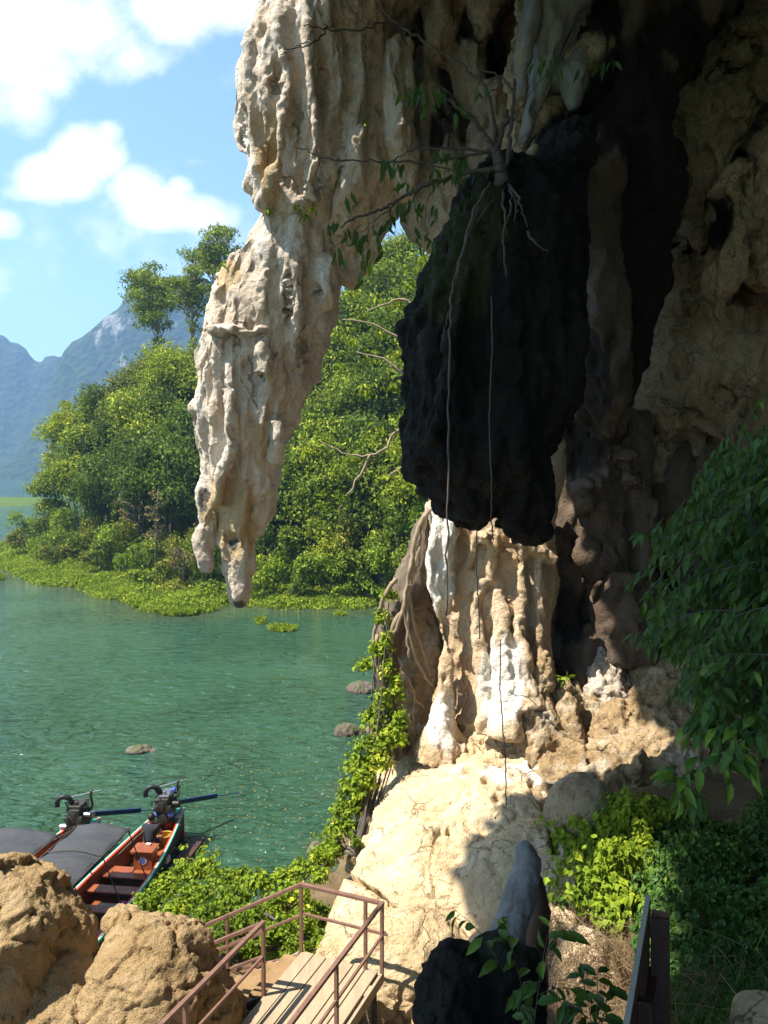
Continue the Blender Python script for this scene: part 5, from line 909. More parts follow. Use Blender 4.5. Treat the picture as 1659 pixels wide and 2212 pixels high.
for rt, w in [([(928, 1100), (905, 1140), (890, 1200), (882, 1250), (874, 1330), (905, 1440), (935, 1480)], 5), ([(920, 1110), (912, 1160), (905, 1220), (884, 1260), (870, 1320), (845, 1380), (825, 1440)], 5), ([(880, 1310), (852, 1350), (845, 1400), (846, 1470), (850, 1560)], 6), ([(884, 1260), (888, 1330), (912, 1400), (930, 1460)], 4), ([(905, 1180), (880, 1290), (880, 1380), (885, 1420)], 4), ([(815, 1370), (812, 1440), (830, 1530), (845, 1600)], 4), ([(810, 1400), (822, 1470), (840, 1530)], 4), ([(870, 1450), (895, 1500), (890, 1540), (905, 1590)], 2.5), ([(860, 1420), (880, 1480), (915, 1530)], 2), ([(855, 1250), (830, 1290), (812, 1350), (806, 1400)], 5), ([(875, 1560), (890, 1585), (900, 1600)], 2.5)]:
    q = smoothpath([P(a, b, 15.75+.004*abs(a-870))-b0 for a, b in rt], 5, .015, rg); mb = MB(); mb.tube(q, [w*16/F*(1.1-.4*i/len(q)) for i in range(len(q))], 8); mb.build('root', M['bark_pale'], o, True)
rock('rock', [loft([(1230, 870, 940, 17.6, .4), (1300, 862, 950, 17.5, .5), (1400, 860, 960, 17.4, .6), (1500, 850, 950, 17.2, .6), (1640, 840, 940, 17.0, .8)], 28)], .05, crag(.10, 31.), M['golden'], 3, 'shadowy golden rock behind the hanging fig roots', 'rock')
# creepers and hedges along the shore
V1l = [(845, 1290, 16, 14, 12), (830, 1340, 16, 14, 20), (838, 1400, 15.8, 12, 26), (815, 1410, 15.9, 12, 16), (790, 1440, 16, 14, 12), (840, 1460, 15.7, 12, 26), (830, 1520, 15.5, 16, 26), (862, 1500, 15.6, 12, 30), (865, 1560, 15.4, 14, 24), (810, 1560, 15.4, 20, 22), (840, 1600, 15.2, 24, 24), (800, 1620, 15.1, 26, 22), (865, 1600, 15.1, 14, 16), (780, 1660, 14.9, 26, 24), (820, 1650, 14.9, 22, 22), (760, 1710, 14.7, 22, 22), (790, 1700, 14.6, 20, 24), (745, 1760, 14.5, 20, 24), (775, 1750, 14.5, 14, 24), (730, 1800, 14.3, 22, 20), (760, 1790, 14.3, 12, 18)]
V1l = [(a-4, b, c, r*1.45, q*1.4) for a, b, c, r, q in V1l]+[(720, 1835, 14.4, 30, 24), (700, 1860, 14.2, 26, 18), (770, 1825, 13.9, 12, 20)]
clumpobj('creeper', 'bright green creeper climbing along the shore edge of the mound', 'creeper', V1l, .07, 'leaf_vine', rg, 1.4, 'heart', .55, asp=.8, shell=.5)
V2l = [(690, 1850, 14, 26, 20), (720, 1840, 14, 18, 16), (650, 1880, 13.8, 28, 22), (610, 1900, 13.6, 28, 22), (690, 1895, 13.4, 22, 24), (640, 1930, 13.2, 34, 26), (560, 1910, 13.6, 32, 28), (590, 1960, 13, 32, 30)]
clumpobj('creeper', 'creeper mass between the handrail corner and the water', 'creeper', V2l, .065, 'leaf_vine', rg, 1.9, 'heart', .5, asp=.8, shell=.5)
V3l = [(400, 1890, 14.2, 30, 26), (360, 1920, 13.8, 34, 28), (320, 1950, 13.2, 30, 24), (440, 1880, 14.4, 30, 26), (480, 1905, 14, 34, 28), (520, 1900, 14, 28, 24), (420, 1940, 13.2, 40, 30), (500, 1950, 13, 40, 34), (380, 1975, 12.8, 36, 28), (450, 1985, 12.4, 40, 30), (540, 1985, 12.2, 36, 32), (480, 2030, 11.8, 40, 30), (560, 2030, 11.6, 34, 30), (300, 1985, 12.6, 26, 16), (610, 2020, 11.8, 34, 40), (660, 2000, 12, 28, 40), (640, 2060, 11.4, 36, 30), (690, 2040, 11.6, 22, 26)]
clumpobj('bush', 'dense leafy bush between the boats and the stair handrail', 'bush', V3l, .065, 'leaf_vine', rg, 1.9, 'heart', .45, asp=.75, shell=.5)
clumpobj('bush', 'tall weedy sprigs sticking up beside the stern of the last boat', 'bush', [(400, 1835, 14.6, 12, 14), (435, 1840, 14.6, 14, 16), (395, 1862, 14.5, 16, 12), (470, 1850, 14.5, 12, 10), (430, 1865, 14.5, 20, 12)], .09, 'leaf_vine', rg, .35, 'heart', .6, asp=.7, fuzz=.4)
gb_ = bvh(['ground', 'pale_rock'])
def hitpt(b, px, py):
    d = Vector(rayc(px, py)).normalized(); h = b.ray_cast(Vector((0, 0, H)), d); return h
def cover(name, label, cat, poly, n, b, size, mat, rng, kind='heart', tb=.5, lift=.10, asp=.8, sizej=.35, maxd=14):
    xs_ = [p[0] for p in poly]; ys_ = [p[1] for p in poly]; C = []; N = []
    while len(C) < n:
        px = rng.uniform(min(xs_), max(xs_)); py = rng.uniform(min(ys_), max(ys_))
        if not inpoly(px, py, poly): continue
        h = hitpt(b, px, py)
        if h[0] is None: n -= 1; continue
        if h[3] > maxd: n -= 1; continue
        k = .4+.6*rng.rand(); C.append(h[0]+h[1]*lift*k*(1+.8*math.sin(h[0].x*2.3+h[0].y*3.1))); N.append(h[1] if h[1].z > 0 else -h[1])
    C = np.array([tuple(c) for c in C]); N = np.array([tuple(c) for c in N]); N = unit(N*.8+rng.normal(size=N.shape)*.45+np.array([-.1, -.35, .2])); m = len(C)
    T = unit(np.cross(N, rng.normal(size=N.shape))+np.array([0, -.1, -.7])); L = size*(1+sizej*rng.normal(size=m)).clip(.4, 2)
    o = leafobj(name, leaves(C, N, T, L, L*asp, (tb+.2*rng.normal(size=m)+.3*fbm(C, 1.3, 2)).clip(0, 1), kind), M[mat]); tag(o, label, cat, kind='stuff'); return o
rg = np.random.RandomState(33)
cover('ground_creeper', 'leafy creeper covering the bank between the boulders, the railing and the water', 'creeper', [(230, 2010), (300, 1930), (400, 1880), (560, 1890), (700, 1860), (745, 1760), (790, 1680), (830, 1650), (790, 1760), (740, 1880), (715, 2040), (650, 2080), (500, 2080), (420, 2010)], 30000, gb_, .062, 'leaf_vine', rg, tb=.42, lift=.35, maxd=19)
cover('ground_ivy', 'dark green ivy carpet on the shaded slope at the right', 'ivy', [(1180, 1830), (1320, 1750), (1420, 1670), (1500, 1610), (1659, 1560), (1720, 1700), (1720, 2260), (1420, 2260), (1400, 2020), (1300, 1980), (1200, 1960)], 32000, gb_, .062, 'leaf_shade', rg, tb=.62, lift=.22)
cover('ground_ivy', 'dark ivy carrying on up the slope past the right edge', 'ivy', [(1659, 1560), (2300, 1500), (2300, 2300), (1659, 2260)], 16000, gb_, .07, 'leaf_shade', rg, tb=.55, lift=.22)
cover('ground_ivy', 'light green creeper around the foot of the shaded boulder', 'ivy', [(1190, 1810), (1250, 1790), (1330, 1730), (1430, 1660), (1500, 1610), (1580, 1600), (1560, 1760), (1440, 1830), (1300, 1850), (1220, 1900)], 11000, gb_, .058, 'leaf_vine', rg, tb=.5, lift=.32)
cover('lime_creeper', 'sunlit lime yellow creeper leaves over the brown stone', 'creeper', [(1190, 1860), (1250, 1810), (1370, 1800), (1410, 1850), (1405, 1960), (1345, 2030), (1280, 2010), (1210, 1940)], 3000, gb_, .085, 'leaf_lime', rg, tb=.45, lift=.5)
# dry straw tangle
def strands(name, label, cat, poly, n, b, L, r, mat, rng, lift=.12):
    mb = MB(); k = 0; xs_ = [p[0] for p in poly]; ys_ = [p[1] for p in poly]
    while k < n:
        px = rng.uniform(min(xs_), max(xs_)); py = rng.uniform(min(ys_), max(ys_))
        if not inpoly(px, py, poly): n -= 1 if rng.rand() < .01 else 0; continue
        h = hitpt(b, px, py); k += 1
        if h[0] is None or h[3] > 14: continue
        p0 = h[0]+h[1]*lift*rng.rand(); d = Vector((rng.normal()*.6, rng.normal()*.3-.2, -.8+rng.normal()*.5)).normalized(); l = L*(.5+rng.rand()); q = [p0, p0+d*l*.5+Vector(rng.normal(size=3))*l*.15, p0+d*l+Vector(rng.normal(size=3))*l*.2]
        mb.tube(q, r*(.6+.8*rng.rand()), 3, False)
    o = mb.build(name, M[mat], None, True); tag(o, label, cat, kind='stuff'); return o
strands('dry_straw', 'tangle of dry brown straw hanging under the lime creeper', 'straw', [(1180, 1930), (1240, 1900), (1330, 1950), (1395, 2000), (1380, 2100), (1340, 2212), (1190, 2212), (1175, 2050)], 2600, gb_, .35, .0028, 'straw', rg, .16)
strands('dry_vines', 'bare dry vines in the dark hollow at the bottom right', 'vines', [(1480, 2080), (1659, 2040), (1659, 2212), (1450, 2212)], 220, gb_, .45, .003, 'straw', rg, .2)
# big leaved bush on the right
def twigs(name, label, cat, specs, size, mat, rng, per=10, asp=.34, group=None, bark='twig', tb=.4, droop=.3, rad=.004, parts=True):
    """specs: list of (start, end) world points; leaves hang along each twig"""
    b = Vector(specs[0][0]); o = empty(name, label, cat, tuple(b), group); mb = MB(); C = []; N = []; T = []; S = []
    for a, e in specs:
        a = Vector(a)-b; e = Vector(e)-b; d = (e-a); mid = (a+e)/2+Vector((0, 0, d.length*.12)); q = smoothpath([a, mid, e], 4); mb.tube(q, list(np.linspace(rad, rad*.35, len(q))), 4, False)
        for i in range(per):
            t_ = .12+.88*(i+rng.rand()*.4)/per; j = min(int(t_*(len(q)-1)), len(q)-2); p = q[j].lerp(q[j+1], t_*(len(q)-1)-j); tdir = (q[j+1]-q[j]).normalized(); side = tdir.cross(Vector((0, 0, 1))).normalized()*(1 if i % 2 else -1)
            T.append(tuple(tdir*.6+side*.55+Vector((0, 0, -.55))+Vector(rng.normal(size=3))*.22)); N.append(tuple(Vector((0, 0, 1))+Vector(rng.normal(size=3))*.35+Vector((-.15, -.35, 0)))); C.append(tuple(p)); S.append(size*(.65+.6*rng.rand())*(1 if t_ < .9 else .8))
    C = np.array(C); N = unit(np.array(N)); T = unit(np.array(T)); S = np.array(S)
    leafobj('foliage', leaves(C, N, T, S, S*asp, (tb+.2*rng.normal(size=len(S))+.25*fbm(C, 1.6, 2)).clip(0, 1), 'leaf', droop), M[mat], o); mb.build('stem', M[bark], o, True); return o
rg = np.random.RandomState(41); sp = []
edge = np.array([(960, 1670), (1000, 1570), (1040, 1500), (1100, 1470), (1150, 1440), (1230, 1415), (1270, 1385), (1300, 1372), (1360, 1378), (1420, 1395), (1470, 1430), (1520, 1500), (1580, 1530), (1640, 1570)], float)
for i in range(760):
    row = rg.uniform(975, 1600); xe = np.interp(row, edge[:, 0], edge[:, 1])+75*float(fbm(np.array([[row*.014, 3.3, i*.004]]), 1., 2)[0])+rg.normal()*16+8; px = xe+(1790-xe)*rg.rand()**1.15; gp = float(fbm(np.array([[px*.013, row*.013, 1.7]]), 1., 2)[0])
    if gp < -.28: continue
    Yd = 5.1+.0016*(px-1400)+rg.normal()*.3-.9*gp+(1300-row)*.0011
    e = P(px, row, Yd); l = rg.uniform(.25, .65); a = e+Vector(((.75+.25*rg.normal())*l, .35*l*rg.normal(), (.55+.25*rg.normal())*l)); sp.append((a, e))
for i in range(420):      # the bush goes on beyond the right edge of the view
    row = rg.uniform(900, 1650); e = P(rg.uniform(1760, 2150), row, 5.4+rg.normal()*.5+(1300-row)*.0011); l = rg.uniform(.3, .6); sp.append((e+Vector((.7*l, .3*l*rg.normal(), .6*l)), e))
root = Vector((5.2, 6.2, 6.2)); sp.insert(0, (root, root+Vector((-.6, -.2, 1.2))))
ob = twigs('large_bush', 'large dark green bush with long drooping leaves at the right edge', 'bush', sp, .105, 'leaf_shade', rg, 11, .36, tb=.42)
mb = MB()
for i in range(22):
    e = sp[1+i*22][0]; q = smoothpath([Vector((0, 0, 0)), Vector((-.2, .2, .9))+Vector(rg.normal(size=3))*.2, e-root], 4); mb.tube(q, list(np.linspace(.022, .006, len(q))), 5)
mb.build('branch', M['twig'], ob, True)
def spray(px, py, Y, n, ln, size, rng, dirs=None):
    c = P(px, py, Y); out = []
    for i in range(n):
        a = rng.uniform(0, 6.28) if dirs is None else rng.uniform(*dirs); out.append((c, c+Vector((math.cos(a)*ln, rng.normal()*ln*.4, math.sin(a)*ln*.6-.1*ln))))
    return out
twigs('leafy_branch', 'sunlit branch with large green leaves reaching left under the bush', 'branch', [(P(1690, 1560, 4.6), P(1580, 1620, 4.6)), (P(1600, 1600, 4.6), P(1480, 1690, 4.7))]+spray(1470, 1690, 4.7, 7, .16, 0, rg)+spray(1560, 1640, 4.6, 7, .2, 0, rg)+spray(1600, 1560, 4.7, 8, .22, 0, rg)+spray(1520, 1540, 4.8, 6, .2, 0, rg), .15, 'leaf_shade', rg, 6, .36, tb=.75)
twigs('leafy_branch', 'thin leafy twigs hanging in front of the dark foreground rock', 'branch', [(P(1150, 2260, 4.6), P(1095, 2020, 4.7)), (P(1090, 2100, 4.7), P(975, 1960, 4.8)), (P(1110, 2060, 4.7), P(1085, 1985, 4.7)), (P(1150, 2240, 4.5), P(1190, 1990, 4.6)), (P(1180, 2060, 4.6), P(1230, 2010, 4.6)), (P(1170, 2120, 4.6), P(1105, 2150, 4.6)), (P(1160, 2150, 4.6), P(1250, 2140, 4.6)), (P(1160, 2230, 4.5), P(1130, 2200, 4.5))], .135, 'leaf_shade', rg, 7, .40, tb=.6)
twigs('leafy_branch', 'dark leafy shoots in front of the straw left of the board', 'branch', [(P(1290, 2300, 3.9), P(1255, 2100, 4.0)), (P(1290, 2280, 3.9), P(1320, 2120, 4.0)), (P(1270, 2200, 4), P(1215, 2170, 4.0)), (P(1280, 2220, 3.9), P(1335, 2200, 4)), (P(1250, 2260, 3.9), P(1200, 2230, 4)), (P(1290, 2200, 3.9), P(1290, 2090, 4))], .13, 'leaf_shade', rg, 9, .40, tb=.25)
twigs('small_plant', 'sprig with one orange leaf beside the dark rock edge', 'plant', [(P(1215, 1960, 9), P(1180, 1890, 9)), (P(1215, 1950, 9), P(1230, 1890, 9)), (P(1210, 1960, 9), P(1190, 1930, 9))], .13, 'leaf_vine', rg, 5, .5)
# little ferns on the stalactite ledges
for (px, py, Y, r, lab) in [(577, 455, 18.75, 10, 'small yellow fern at the left end of the stalactite ledge'), (655, 452, 18.6, 16, 'larger yellow fern in the middle of the stalactite ledge'), (489, 570, 19.5, 14, 'yellow fern on the left shoulder of the stalactite'), (783, 272, 18.2, 5, 'tiny fern on top of the narrow white spur'), (1222, 1468, 13.9, 9, 'little fern on top of the rounded tan crag'), (662, 468, 18.6, 9, 'fern drooping just below the larger one on the ledge')]:
    clumpobj('fern', lab, 'fern', [(px+RG.normal()*r*.5, py+RG.normal()*r*.3, Y, r*.6, r*.45) for _ in range(4)], .13, 'leaf_lime' if px < 800 else 'leaf_vine', rg, .5, 'leaf', .3, asp=.3, stems=False)
# tree rooted on top of the black rock
b0 = P(1080, 385, 11.15); o = empty('cliff_tree', 'bare branched small tree growing on top of the black rock', 'tree', tuple(b0)); TB = 11.05
def path(pts, Y=TB, jit=.012, sub=5): return smoothpath([P(p[0], p[1], p[2] if len(p) > 2 else Y)-b0 for p in pts], sub, jit, rg)
mb = MB(); q = path([(1085, 400), (1080, 370), (1076, 345), (1068, 322)]); mb.tube(q, list(np.linspace(.10, .06, len(q))), 9); mb.build('trunk', M['twig'], o, True)
BR = [([(1068, 325), (1058, 315), (1050, 295), (1035, 275), (1020, 255), (1000, 240), (975, 218), (955, 205)], .05, .022), ([(1068, 325), (1080, 300), (1086, 272), (1100, 258), (1106, 262)], .045, .03), ([(1094, 360), (1098, 320), (1107, 250), (1110, 190), (1112, 174)], .035, .022), ([(1110, 195), (1085, 165), (1040, 150)], .02, .01),
   ([(1072, 322), (1060, 225), (1050, 190), (1020, 160), (975, 125), (920, 92), (880, 68), (838, 35), (815, -20)], .025, .012), ([(900, 78), (870, 60), (822, 51), (790, 62), (756, 65), (708, 63), (656, 55)], .018, .008), ([(720, 60), (706, 55), (700, 48)], .01, .004), ([(706, 55), (692, 80), (676, 92), (650, 103), (610, 106)], .014, .006), ([(676, 70), (665, 85), (640, 102), (605, 118)], .008, .004), ([(735, 65), (745, 90), (752, 105)], .006, .003), ([(1062, 330), (1000, 322), (930, 320), (880, 330), (845, 350)], .022, .008), ([(1050, 328), (960, 345), (918, 348), (860, 350), (803, 349), (708, 343), (670, 330), (635, 317)], .02, .006), ([(690, 352), (694, 372)], .005, .003),
   ([(1090, 372), (1060, 366), (1030, 370), (990, 378), (955, 390), (920, 400), (890, 415), (860, 432), (830, 448), (795, 462), (760, 475), (735, 492)], .045, .012), ([(1000, 375), (960, 365), (930, 360), (905, 370)], .014, .006), ([(900, 410), (890, 440), (880, 480)], .01, .005), ([(860, 432), (840, 455), (815, 470), (780, 500)], .012, .005), ([(955, 390), (930, 420), (918, 470), (925, 505)], .008, .004), ([(1106, 262), (1140, 210), (1180, 160), (1220, 110)], .008, .004), ([(1094, 345), (1120, 300), (1150, 285)], .008, .004), ([(985, 225), (960, 190), (940, 185)], .012, .006), ([(1060, 195), (1090, 180), (1105, 180)], .012, .006)]
for pts, r0, r1 in BR:
    mb = MB(); q = path(pts); mb.tube(q, list(np.linspace(r0, r1, len(q))), 6); mb.build('branch', M['twig'] if pts[0][0] > 950 else M['twig_dark'], o, True)
for pts in [[(1092, 380), (1100, 400), (1105, 440), (1096, 480), (1085, 520)], [(1085, 385), (1075, 420), (1050, 450), (1030, 480)], [(1095, 395), (1120, 430), (1128, 460), (1140, 490)], [(1085, 400), (1088, 470), (1092, 560), (1094, 600)], [(1060, 395), (1030, 440), (1010, 500), (990, 580), (975, 650), (972, 760), (969, 900), (967, 1050), (966, 1200), (964, 1330)], [(1035, 445), (1005, 530), (985, 600), (965, 690), (955, 740)], [(1100, 400), (1115, 450), (1112, 480)], [(1140, 500), (1160, 530), (1185, 545)]]:
    far = len(pts) > 6; q = smoothpath([P(a, b, (10.55 if b < 700 else 10.15) if b > 420 else 11.05)-b0 for a, b in pts], 6, .012, rg); mb = MB(); mb.tube(q, list(np.linspace(.022, .012, len(q))) if far else list(np.linspace(.022, .006, len(q))), 6); mb.build('root', M['liana'], o, True)
C = []; cl_ = [(760, 400, 3), (750, 498, 7), (735, 480, 5), (775, 500, 8), (792, 515, 6), (800, 560, 4), (812, 530, 4), (850, 468, 5), (830, 480, 7), (872, 440, 5), (905, 430, 5), (890, 455, 5), (905, 500, 4), (920, 530, 3), (925, 515, 3), (855, 345, 6), (842, 350, 4), (870, 352, 3), (890, 200, 8), (925, 212, 8), (905, 190, 5), (945, 200, 4), (1165, 135, 5), (1185, 128, 6), (1215, 140, 4), (1290, 135, 4), (1315, 130, 4), (960, 330, 8), (1000, 345, 6), (935, 360, 7), (1000, 370, 8), (975, 360, 6), (1035, 365, 5), (955, 470, 3), (935, 445, 3), (880, 395, 5), (785, 590, 3), (725, 530, 3), (745, 540, 3), (1045, 200, 4), (995, 250, 4)]
N = []; T = []; 
for (px, py, n) in cl_:
    for i in range(n): C.append(tuple(P(px+rg.normal()*14, py+rg.normal()*10, TB+rg.normal()*.12)-b0)); T.append(tuple(Vector((rg.normal()*.45-.15, rg.normal()*.4, -1)))); N.append(tuple(Vector(rg.normal(size=3)*.6)+Vector((-.3, -.8, .3))))
C = np.array(C); T = unit(np.array(T)); N = unit(np.array(N)); L_ = rg.uniform(.14, .27, len(C))
leafobj('foliage', leaves(C, N, T, L_, L_*.30, (.35+.25*rg.normal(size=len(C))).clip(0, 1), 'leaf', .15), M['leaf_shade'], o)
# hanging lianas
def liana(pts, r, label):
    q = smoothpath([P(*p) for p in pts], 8, .006, rg); mb = MB(); mb.tube(q, r, 6); o = mb.build('liana', M['liana'], None, True); tag(o, label, 'liana'); return o
liana([(1062, 640, 10.5), (1063, 760, 10.4), (1057, 900, 10.4), (1062, 1050, 10.5), (1062, 1130, 10.7), (1066, 1165, 11.0)], .010, 'thin grey liana hanging down the middle of the black rock')
liana([(1030, 1130, 13.2), (1030, 1230, 13.9), (1034, 1300, 14.4), (1036, 1380, 14.8)], .012, 'dark liana hanging in front of the golden pillar')
liana([(1082, 1380, 13.2), (1080, 1480, 12.8), (1086, 1560, 12.6), (1092, 1650, 12.2), (1093, 1740, 12.0)], .010, 'thin liana dangling over the cream mound')
liana([(1240, 60, 13), (1190, 180, 12.8), (1150, 270, 12.6), (1120, 350, 12.5)], .012, 'straight liana slanting across the pale flowstone column')
# ------------------------------------------------------------------ stair platform and railings
DZ = 3.35; RZ = 4.30; MZ = 3.86
O_ = Vector((-1.15, 10.36, 0)); U_ = Vector((-.39, -.92, 0)).normalized(); V_ = Vector((U_.y*-1, U_.x, 0)); V_ = Vector((.92, -.39, 0)).normalized()
def D(u, v, z): return O_+U_*u+V_*v+Vector((0, 0, z))
pf = empty('stair_platform', 'sandy wooden stair platform at the bottom of the view with long boards', 'platform', tuple(D(2, .6, DZ-.5)))
pb = Vector(pf.location)
def lb(mb, a, b, w, h): mb.bar(Vector(a)-pb, Vector(b)-pb, w, h)
wv = [.005, .20, .395, .60, .80, .985]; ww = [.19, .185, .195, .19, .175, .17]
for v0, w in zip(wv, ww):
    mb = MB(); lb(mb, D(-.02+random.Random(v0).random()*.03, v0+w/2, DZ-.02), D(4.6, v0+w/2, DZ-.02), w-.008, .036); mb.build('plank', M['plank'], pf, bevel=.004)
mb = MB(); lb(mb, D(-.03, 1.215, DZ-.075), D(4.6, 1.215, DZ-.075), .04, .15); mb.build('side_beam', M['plank'], pf, bevel=.004)
mb = MB(); lb(mb, D(.02, -.03, DZ-.11), D(.02, 1.2, DZ-.11), .05, .14); lb(mb, D(1.25, -.06, DZ-.12), D(1.25, 1.2, DZ-.12), .06, .14); lb(mb, D(2.6, -.06, DZ-.12), D(2.6, 1.2, DZ-.12), .06, .14); mb.build('cross_beam', M['beam'], pf)
for u, v in ((.1, 1.15), (1.2, 1.15), (2.5, 1.15), (.1, .05), (1.25, .05)):
    mb = MB(); mb.bar(D(u, v, DZ-.15)-pb, D(u, v, DZ-1.7)-pb, .07, .07, (1, 0, 0)); mb.build('leg', M['beam'], pf)
# stair flight leaving the platform to the left
st = empty('stair_flight', 'brown wooden stair boards going down left from the platform', 'stairs', tuple(D(.5, -.3, DZ-.4))); sb = Vector(st.location); SL = .66/1.6
for i in range(8):
    z = DZ-.10-(.17)*i; v = -.13-.26*i; mb = MB(); mb.bar(D(.03, v, z)-sb, D(.95, v, z)-sb, .235, .035); mb.build('tread', M['tread'], st, bevel=.003)
for u in (.0, .98):
    mb = MB(); mb.bar(D(u, .0, DZ-.10)-sb, D(u, -2.2, DZ-.10-2.2*.654)-sb, .04, .17); mb.build('stringer', M['plank'] if u == 0 else M['beam'], st, bevel=.003)
mb = MB(); mb.bar(D(-.12, -.25, DZ-.24)-sb, D(-.12, -1.9, DZ-.98)-sb, .035, .035); mb.build('pipe', M['iron'], st)
# railings (two welded things)
def railing(name, label, runs, posts, extra=()):
    o = empty(name, label, 'railing', tuple(posts[0][0])); b = Vector(posts[0][0])
    for a, e in runs:
        mb = MB(); mb.bar(a-b, e-b, .055, .045); mb.build('top_rail', M['iron'], o, bevel=.005)
    for a, e in extra:
        mb = MB(); mb.bar(a-b, e-b, .032, .032); mb.build('middle_rail', M['iron'], o, bevel=.003)
    for a, e in posts:
        mb = MB(); mb.bar(a-b, e-b, .045, .045, (U_.x, U_.y, 0)); mb.build('post', M['iron'], o, bevel=.004)
    return o
CR = D(.02, 1.22, 0); CL = D(0, 0, 0)
def at(v, z): return Vector((v.x, v.y, z))
sl = .654
R0 = D(4.5, 1.22, 0); s0 = D(0, -2.4, 0)
railing('railing', 'brown steel railing running round the far side and right edge of the platform',
  [(D(4.5, 1.22, RZ), D(-.02, 1.22, RZ)), (D(0, 1.25, RZ+.002), D(0, -.02, RZ+.002)), (D(0, 0, RZ), D(0, -2.4, RZ-2.4*.60))],
  [(D(0, 1.22, DZ-.05), D(0, 1.22, RZ-.02)), (D(0, .98, DZ-.05), D(0, .98, RZ-.02)), (D(0, 0, DZ-.05), D(0, 0, RZ-.02)), (D(1.35, 1.22, DZ-.05), D(1.35, 1.22, RZ-.02)), (D(2.75, 1.22, DZ-.05), D(2.75, 1.22, RZ-.02)), (D(4.3, 1.22, DZ-.05), D(4.3, 1.22, RZ-.02)), (D(0, -1.22, DZ-.9), D(0, -1.22, RZ-1.22*.60))],
  [(D(4.5, 1.22, MZ), D(-.1, 1.22, MZ)), (D(0, 1.3, MZ+.03), D(0, .0, MZ+.03)), (D(0, 0, MZ), D(0, -2.4, MZ-2.4*.6))])
railing('railing', 'short brown steel railing on the left edge of the platform beside the brown boulder',
  [(D(3.05, 0, RZ), D(.96, 0, RZ)), (D(.98, .01, RZ), D(.98, -2.0, RZ-2.0*.60))],
  [(D(.98, 0, DZ-.05), D(.98, 0, RZ-.02)), (D(2.55, 0, DZ-.05), D(2.55, 0, RZ-.02)), (D(.98, -1.25, DZ-.85), D(.98, -1.25, RZ-1.25*.60))],
  [(D(2.6, 0, MZ), D(.98, 0, MZ)), (D(.98, 0, RZ-.13), D(.98, -2.0, RZ-.13-2.0*.6)), (D(.98, 0, MZ), D(.98, -2.0, MZ-2.0*.60))])
# ------------------------------------------------------------------ board seen from behind at the bottom right
sg = empty('notice_board', 'back of a brown timber notice board with a pale top edge in the foreground', 'board', (1.2, 2.9, 6.6)); gb2 = Vector((1.2, 2.9, 6.6))
zb = H-1.87; A0 = Vector((.606, 2.02, zb)); A1 = Vector((1.166, 3.3, zb)); dd = (A1-A0).normalized(); nn_ = Vector((dd.y, -dd.x, 0))
mb = MB(); mb.bar(A0-gb2, A1-gb2, .020, .012); mb.build('top_edge', M['signedge'], sg)
mb = MB(); mb.bar(A0-Vector((0, 0, .45))-gb2+nn_*.004, A1-Vector((0, 0, .45))-gb2+nn_*.004, .014, .885); mb.build('panel', M['signpost'], sg)
for t_, w, dp, zt in ((.995, .075, .075, -.07), (.60, .05, .04, -.10), (.38, .03, .05, -.02)):
    c = A0.lerp(A1, t_)+nn_*(.014+dp/2); mb = MB(); mb.bar(c+Vector((0, 0, zt))-gb2, c+Vector((-.02, -.16, -1.6))-gb2, w, dp, (dd.x, dd.y, 0)); mb.build('post', M['signpost'], sg, bevel=.004)
    if t_ > .9: 
        mb = MB(); mb.bar(c+Vector((0, 0, zt-.004))-gb2, c+Vector((0, 0, zt+.002))-gb2, w-.004, dp-.004, (dd.x, dd.y, 0)); mb.build('post_top', M['signtop'], sg)
mb = MB(); mb.bar(A0-Vector((0, 0, .30))-gb2+nn_*.03, A1-Vector((0, 0, .34))-gb2+nn_*.03, .035, .05); mb.build('batten', M['signpost'], sg)
